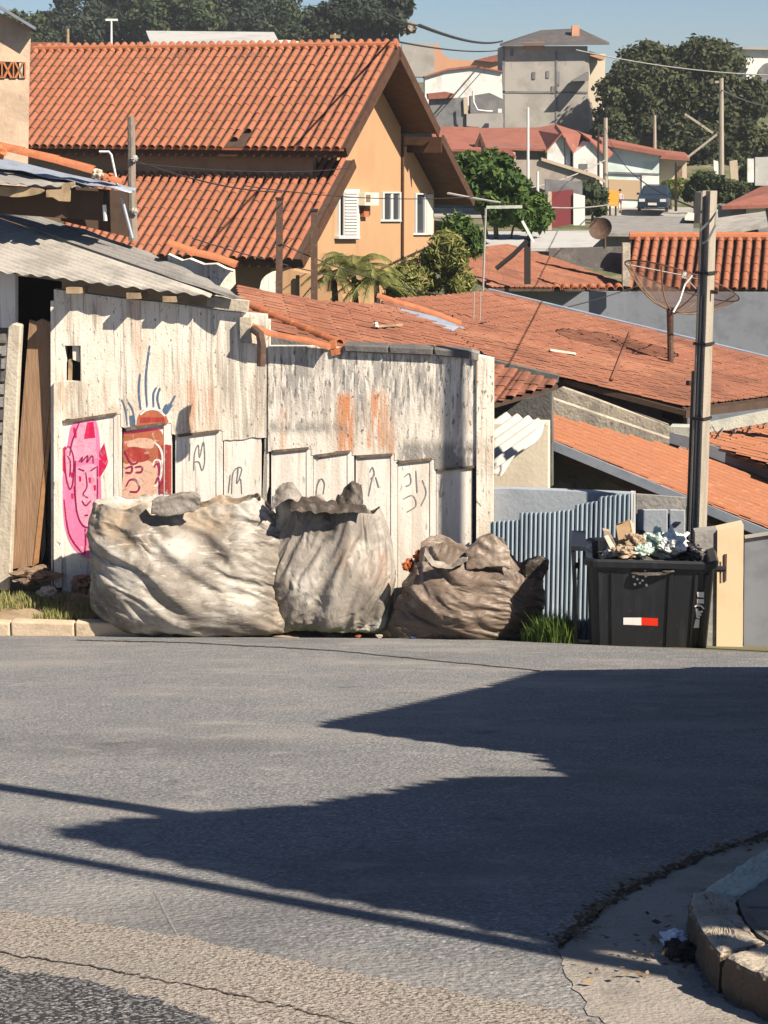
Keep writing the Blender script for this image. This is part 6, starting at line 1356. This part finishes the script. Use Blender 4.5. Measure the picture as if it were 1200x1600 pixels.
for s_ in (-1, 1):
    MB().box(c0 + cx * (s_ * .6) + cy * .0 + V((0, 0, .66)), .34, .1, .16, cx, cy).build('headlight', M['metal_white'], car)
    MB().box(c0 + cx * (s_ * .92) + cy * 1.1 + V((0, 0, .98)), .16, .1, .12, cx, cy).build('mirror', M['car_paint'], car)
    for l in (.65, 3.1): MB().tube([c0 + cx * (s_ * .70) + cy * l + V((0, 0, .3)), c0 + cx * (s_ * .87) + cy * l + V((0, 0, .3))], .3, 14).build('wheel', M['plastic_black'], car)
MB().box(c0 - cy * .03 + V((0, 0, .45)), .5, .06, .14, cx, cy).build('number_plate', M['far_white'], car)
MB().box(c0 - cy * .02 + V((0, 0, .66)), .8, .06, .12, cx, cy).build('grille', M['metal_dark'], car)
# orange board and person
ob = thing('orange_board', 'orange roadside board on a post beside the far street pole', 'sign', W(958, 338, 109))
MB().prism([W(x, y, 109) for x, y in [(949, 303), (953, 297), (968, 299), (966, 323), (949, 322)]], (0, .12, 0)).build('board', M['orange_board'], ob)
for x in (953, 962): MB().bar(W(x, 322, 109.05), W(x, 340, 109.05), .1, .1).build('leg', M['metal_dark'], ob)
def person(base, H, label):
    b = V(base); J = {'pel': (0, 0, .52), 'wst': (0, 0, .60), 'chs': (0, .01, .72), 'nck': (0, .005, .83), 'hdb': (0, -.005, .87), 'hdt': (0, 0, .965),
        'lh': (-.05, 0, .50), 'lk': (-.055, -.015, .28), 'la': (-.06, .01, .045), 'lt': (-.062, -.07, .015), 'rh': (.05, 0, .50), 'rk': (.06, -.02, .28), 'ra': (.065, .02, .045), 'rt': (.067, -.06, .015),
        'ls': (-.105, .005, .80), 'le': (-.14, .0, .64), 'lw': (-.12, -.07, .52), 'lf': (-.115, -.09, .47), 'rs': (.105, .005, .80), 're': (.145, .0, .64), 'rw': (.12, -.08, .55), 'rf': (.11, -.10, .50)}
    rad = {'pel': .085, 'wst': .07, 'chs': .085, 'nck': .032, 'hdb': .048, 'hdt': .045, 'lh': .055, 'lk': .036, 'la': .024, 'lt': .02, 'rh': .055, 'rk': .036, 'ra': .024, 'rt': .02, 'ls': .04, 'le': .028, 'lw': .02, 'lf': .02, 'rs': .04, 're': .028, 'rw': .02, 'rf': .02}
    E = [('pel', 'wst'), ('wst', 'chs'), ('chs', 'nck'), ('nck', 'hdb'), ('hdb', 'hdt'), ('pel', 'lh'), ('lh', 'lk'), ('lk', 'la'), ('la', 'lt'), ('pel', 'rh'), ('rh', 'rk'), ('rk', 'ra'), ('ra', 'rt'), ('chs', 'ls'), ('ls', 'le'), ('le', 'lw'), ('lw', 'lf'), ('chs', 'rs'), ('rs', 're'), ('re', 'rw'), ('rw', 'rf')]
    ks = list(J); me = bpy.data.meshes.new('person'); me.from_pydata([tuple(b + V(J[k]) * H) for k in ks], [(ks.index(a), ks.index(c)) for a, c in E], [])
    o = bpy.data.objects.new('person', me); COL.objects.link(o); m_ = o.modifiers.new('skin', 'SKIN')
    for i, k in enumerate(ks): me.skin_vertices[0].data[i].radius = (rad[k] * H, rad[k] * H * .8)
    me.skin_vertices[0].data[0].use_root = True; o.modifiers.new('sub', 'SUBSURF').levels = 1; o.modifiers['sub'].render_levels = 2
    # clothing by height: top, shorts, skin
    m2 = bpy.data.materials.new('clothing'); m2.use_nodes = True; N = m2.node_tree.nodes; L = m2.node_tree.links
    tc = N.new('ShaderNodeTexCoord'); sp_ = N.new('ShaderNodeSeparateXYZ'); mr = N.new('ShaderNodeMapRange'); cr_ = N.new('ShaderNodeValToRGB')
    L.new(tc.outputs['Object'], sp_.inputs[0]); L.new(sp_.outputs[2], mr.inputs[0]); mr.inputs[1].default_value = b.z; mr.inputs[2].default_value = b.z + H
    L.new(mr.outputs[0], cr_.inputs[0]); cr_.color_ramp.interpolation = 'CONSTANT'; el = cr_.color_ramp.elements
    el[0].position = 0; el[0].color = (.45, .25, .16, 1); el[1].position = .36; el[1].color = (.10, .05, .10, 1)
    for p, c in ((.58, (.55, .45, .5, 1)), (.82, (.45, .25, .16, 1)), (.92, (.03, .02, .015, 1))): e = el.new(p); e.color = c
    L.new(cr_.outputs[0], N['Principled BSDF'].inputs['Base Color']); me.materials.append(m2); N['Principled BSDF'].inputs['Roughness'].default_value = .8
    o['label'] = label; o['category'] = 'person'
    crumple('hair', b + V((0, .012, .955)) * H, .058 * H, M['plastic_black'], 2, 1.1, n=10, parent=o); return o
pb_ = W(968, 332, 110.5); person(pb_, 1.12 if False else 1.3, 'person in pale top and dark shorts standing beside the orange board')

# hedge and bushes in the far street
tree('garden_hedge', 'clipped yellow green hedge before the cream house', gbase(1050, 116.5), [blob(1042, 294, 116.5, 12, 14), blob(1060, 294, 116.5, 12, 14)], M['leaf_hedge'], 2500, .16, cat='hedge', seed=12, tr=.1)
for (x, y, rx, rz, Y_, lb_, sd) in ((1105, 285, 26, 18, 104, 'dark round bush behind the utility pole top', 21), (1140, 300, 26, 18, 100, 'dark green bush at the right of the far street', 22), (925, 310, 24, 28, 98, 'dark bush below the white gables beside the far pole', 23), (1085, 300, 16, 14, 106, 'small bush at the end of the hedge', 24), (1170, 275, 24, 22, 116, 'bush under the big tree at the right edge', 25)):
    tree('street_bush', lb_, gbase(x, Y_), [blob(x, y, Y_, rx, rz)], M['leaf_far'], 2400, .2, cat='bush', seed=sd, tr=.12, group='bushes in the far street')
# white-flowering planters / pale gate pieces at right
bld('pale_railings', 'pale gate and wall pieces in the shade below the big tree', [('panel', [(1115, 250), (1122, 252), (1124, 276), (1116, 278)], 0, .2, 'far_white'), ('panel', [(1140, 252), (1152, 250), (1154, 282), (1142, 280)], 0, .2, 'far_cream'), ('panel', [(1168, 248), (1178, 248), (1178, 285), (1168, 285)], 0, .2, 'far_white'), ('panel', [(1180, 246), (1240, 244), (1240, 290), (1180, 290)], .4, .2, 'far_asbestos')], 112, .2, cat='gate')
# trees
tree('big_tree', 'huge dark green tree towering behind the far street', gbase(1060, 138), [blob(1060, 150, 138, 108, 84), blob(985, 150, 136, 58, 62), blob(1130, 165, 137, 66, 76), blob(960, 215, 134, 32, 44), blob(1165, 230, 134, 40, 50), blob(1080, 240, 134, 60, 45), blob(1020, 95, 138, 40, 32), blob(1100, 92, 138, 45, 28)], M['leaf_big'], 75000, .18, seed=31, tr=.7)
ft = [(40, 62, 52, 44, 'leaf_far', 'pale olive tree at the left of the skyline wood'), (120, 38, 62, 56, 'leaf_far_dark', 'dark tree behind the white cross pole'), (200, 22, 62, 60, 'leaf_far_dark', 'dense dark tree in the middle of the skyline wood'), (275, 20, 66, 60, 'leaf_far', 'olive tree above the long shed roof'), (350, 18, 64, 58, 'leaf_far_dark', 'dark tree above the right half of the long shed'), (425, 20, 56, 56, 'leaf_far', 'brownish olive tree beside the dark skyline tree'), (480, 42, 40, 34, 'leaf_far', 'low bushy tree above the ridge centre')]
for i, (x, y, rx, rz, mm, lb_) in enumerate(ft):
    yy = 225 + 8 * (i % 3); tree('skyline_tree', lb_, gbase(x, yy), [blob(x, y, yy, rx, rz), blob(x + rx * .5, y + 18, yy - 4, rx * .6, rz * .6), blob(x - rx * .5, y + 14, yy - 3, rx * .6, rz * .6)], M[mm], 13000, .29, seed=40 + i, tr=.5, group='trees along the skyline')
tree('skyline_tree', 'tallest dark open crowned tree at the right end of the skyline wood', gbase(570, 190), [blob(560, 20, 190, 74, 46), blob(610, 15, 190, 32, 36), blob(515, 40, 188, 36, 30), blob(590, 50, 190, 40, 20)], M['leaf_far_dark'], 18000, .25, seed=51, tr=.45, group='trees along the skyline')

# far poles
def pole(name, label, x, y0, y1, Y_, r, m='concrete_pole', arms=(), group='poles on the far hillside'):
    t = thing(name, label, 'pole', W(x, y1, Y_), group)
    MB().tube([W(x, y1, Y_), W(x, y0, Y_)], [r, r * .75], 8).build('shaft', M[m], t)
    for (ax0, ay0, ax1, ay1) in arms: MB().bar(W(ax0, ay0, Y_), W(ax1, ay1, Y_), .1, .12).build('arm', M[m], t)
    return t
pole('street_pole', 'stout concrete street pole next to the orange board', 946, 184, 346, 104, .15)
pole('street_pole', 'tall concrete pole in front of the big tree with a bent lamp arm', 1127, 122, 275, 108, .16, arms=((1070, 178, 1088, 190), (1088, 190, 1114, 208), (1074, 246, 1120, 210), (1117, 128, 1128, 128)))
pole('street_pole', 'thin pale pole before the long red roof', 825, 168, 306, 88, .07, 'metal_white')
pole('street_pole', 'short white post in front of the ramp wall', 840, 268, 312, 84, .07, 'metal_white')
pole('street_pole', 'thin dark pole between the two white gables', 935, 192, 296, 106, .07, 'metal_dark')
pole('street_pole', 'very thin dark pole on the first white gable', 883, 215, 262, 108, .05, 'metal_dark')
pole('street_pole', 'white cross shaped pole top against the skyline wood', 174, 30, 72, 120, .07, 'metal_white', ((165, 31, 184, 31),))
pole('street_pole', 'stubby pale post above the left end of the ridge', 106, 45, 74, 80, .07, 'old_wood')
pole('street_pole', 'orange cross shaped stub on the ridge below the dark tree', 523, 52, 74, 70, .06, 'old_wood', ((516, 57, 532, 57),))
pole('street_pole', 'thin grey pole in the shade of the big tree', 1023, 180, 250, 125, .12)
pole('street_pole', 'brown stub pole in front of the cream house', 1056, 254, 330, 110, .08, 'brown_step')
# wires
def wire(label, a, b, sag, r, m='wire', group='overhead wires', n=14):
    pts = []
    for i in range(n + 1):
        f = i / n; p = V(a).lerp(V(b), f); p.z -= sag * 4 * f * (1 - f); pts.append(p)
    MB().tube(pts, r, 5).build('overhead_wire', M[m], label=label, cat='wire', group=group)
wa = W(655, 40, 60); wire('thick dark cable running from the skyline tree to the grey tower roof', wa, W(785, 64, 140), .3, .06)
wire('dark cable from the splice lump towards the left above the ridge', wa, W(600, 20, 40), .05, .03)
crumple('cable_splice', W(640, 44, 60), .22, M['weathered_wood'], 3, .8, n=10, label='pale ragged lump on the cable at the skyline tree edge', cat='cable joint')
wire('thin cable below the thick one in front of the sky', W(625, 66, 70), W(785, 78, 138), .2, .035)
wire('long thin wire sagging across the big tree', W(900, 78, 100), W(1215, 118, 100), .25, .03, 'wire_pale')
wire('pale wire across the lower gable of the yellow house', W(380, 290, 38), W(760, 306, 45), .15, .010, 'wire')
wire('wire from the timber post towards the dark posts', W(206, 250, 24.5), W(440, 300, 38.4), .1, .012)
wire('wire from the left house passing behind the timber post', W(206, 255, 24.5), W(550, 262, 44), .1, .009, 'wire')
wire('low wire between the dark posts and the shrubs', W(437, 380, 38.4), W(760, 470, 40), .2, .012)
wire('wire in front of the yellow terrace wall', W(300, 372, 38), W(640, 452, 40), .1, .012)
wire('pale wire from the yellow house to the short white post', W(700, 302, 50), W(960, 318, 100), .3, .03, 'wire_pale')
wire('wire from the far pole down to the ramp wall', W(946, 250, 104), W(760, 300, 88), .4, .03, 'wire_pale')
wire('wire from the concrete pole top to the far street pole', W(1097, 330, 21.3), W(946, 200, 104), .6, .012)
wire('wire from the bent lamp pole to the right edge', W(1127, 140, 108), W(1230, 170, 100), .2, .03, 'wire_pale')
wire('low wire crossing the grey wall from the dish roof', W(750, 505, 33), W(1000, 445, 46), .1, .012)
pts = [W(1094, 360, 21.1), W(1110, 345, 21.05), W(1120, 330, 21.0), W(1118, 352, 21.0), W(1106, 376, 21.05), W(1098, 380, 21.15)]
MB().tube(pts, .014, 5).build('drop_cable', M['wire_pale'], label='looped pale drop cable hanging at the right of the concrete pole', cat='cable')
pts = [W(1082, 430, 21.2), W(1070, 445, 21.2), W(1062, 470, 21.15), W(1052, 488, 21.1)]
MB().tube(pts, .012, 5).build('drop_cable', M['metal_white'], label='white drop cable running from the pole to the big dish', cat='cable')

# ------------------------------------------------------------------ houses and poles beside the road, right of the frame (they throw the shadows)
hs = V((TOSUN.x, TOSUN.y, 0)).normalized(); te = math.tan(SUN_EL)
def back(px, py, X):
    g = hit(px, py, RPL); L_ = (X - g.x) / hs.x; return V((X, g.y + hs.y * L_, g.z + L_ * te))
X0 = 3.75
def shade_house(label, px, mwall):
    pts = [back(x, y, X0) for x, y in px]
    lo = [V((X0, pts[-1].y, zr(pts[-1].y) - .2)), V((X0, pts[0].y, zr(pts[0].y) - .2))]
    t = thing('corner_house', label, 'house', V((X0 + 2, (pts[0].y + pts[-1].y) / 2, zr(pts[0].y))))
    MB().prism(pts + lo, (4.5, 0, 0)).build('wall', M[mwall], t)
    for i in range(len(pts) - 1):
        a, b = pts[i], pts[i + 1]
        L_s = (b - a).length; rib_ = MB()
        for q in range(max(1, int(L_s / .2))):
            c_ = a.lerp(b, (q + .5) * .2 / L_s); rib_.tube([c_ + V((.0, 0, .03)), c_ + V((4.65, 0, .03))], .055, 6)
        rib_.build('roof_tiles', M['tile_far'], t, kind='stuff')
        nn_ = V((0, -(b - a).z, (b - a).y)); nn_ = nn_ if nn_.z > 0 else -nn_
        MB().prism([a + V((.05, 0, 0)), b + V((.05, 0, 0)), b + V((.05, 0, .04)), a + V((.05, 0, .04))], (4.6, 0, 0)).build('roof_slope', M['tile_far'], t)
shade_house('gabled corner house beyond the right edge of the frame, nearer the container', [(1100, 1043), (1060, 1046), (850, 1049), (760, 1075), (620, 1108), (492, 1134), (700, 1163), (850, 1180), (858, 1198)], 'cream_wall')
shade_house('gabled corner house beyond the right edge of the frame, nearer the camera', [(862, 1200), (890, 1217), (720, 1217), (600, 1242), (470, 1262), (350, 1270), (215, 1280), (82, 1302), (400, 1380), (720, 1441), (868, 1478), (1060, 1500), (1140, 1475)], 'far_white')
for (px, py, L_, H_, r_, lb_) in ((300, 1276, 5.2, 6.5, .13, 'concrete post on the right pavement outside the frame, before the second corner house'), (250, 1370, 6.4, 7.5, .085, 'thin lamp post on the right pavement outside the frame, nearest the camera')):
    g = hit(px, py, RPL) + hs * L_; g.z = zr(g.y)
    t = thing('roadside_post', lb_, 'post', g); MB().tube([g, g + V((0, 0, H_))], [r_, r_ * .6], 8).build('shaft', M['concrete_pole'], t)

# ------------------------------------------------------------------ air
hm = bpy.data.materials.new('haze'); hm.use_nodes = True; hm.node_tree.nodes.clear()
pv_ = hm.node_tree.nodes.new('ShaderNodeVolumePrincipled'); pv_.inputs['Density'].default_value = .0004; pv_.inputs['Color'].default_value = (.86, .92, 1.0, 1); pv_.inputs['Anisotropy'].default_value = .2
ho = hm.node_tree.nodes.new('ShaderNodeOutputMaterial'); hm.node_tree.links.new(pv_.outputs[0], ho.inputs['Volume'])
MB().box((0, 430, 5), 540, 960, 37).build('haze', hm, kind='stuff')
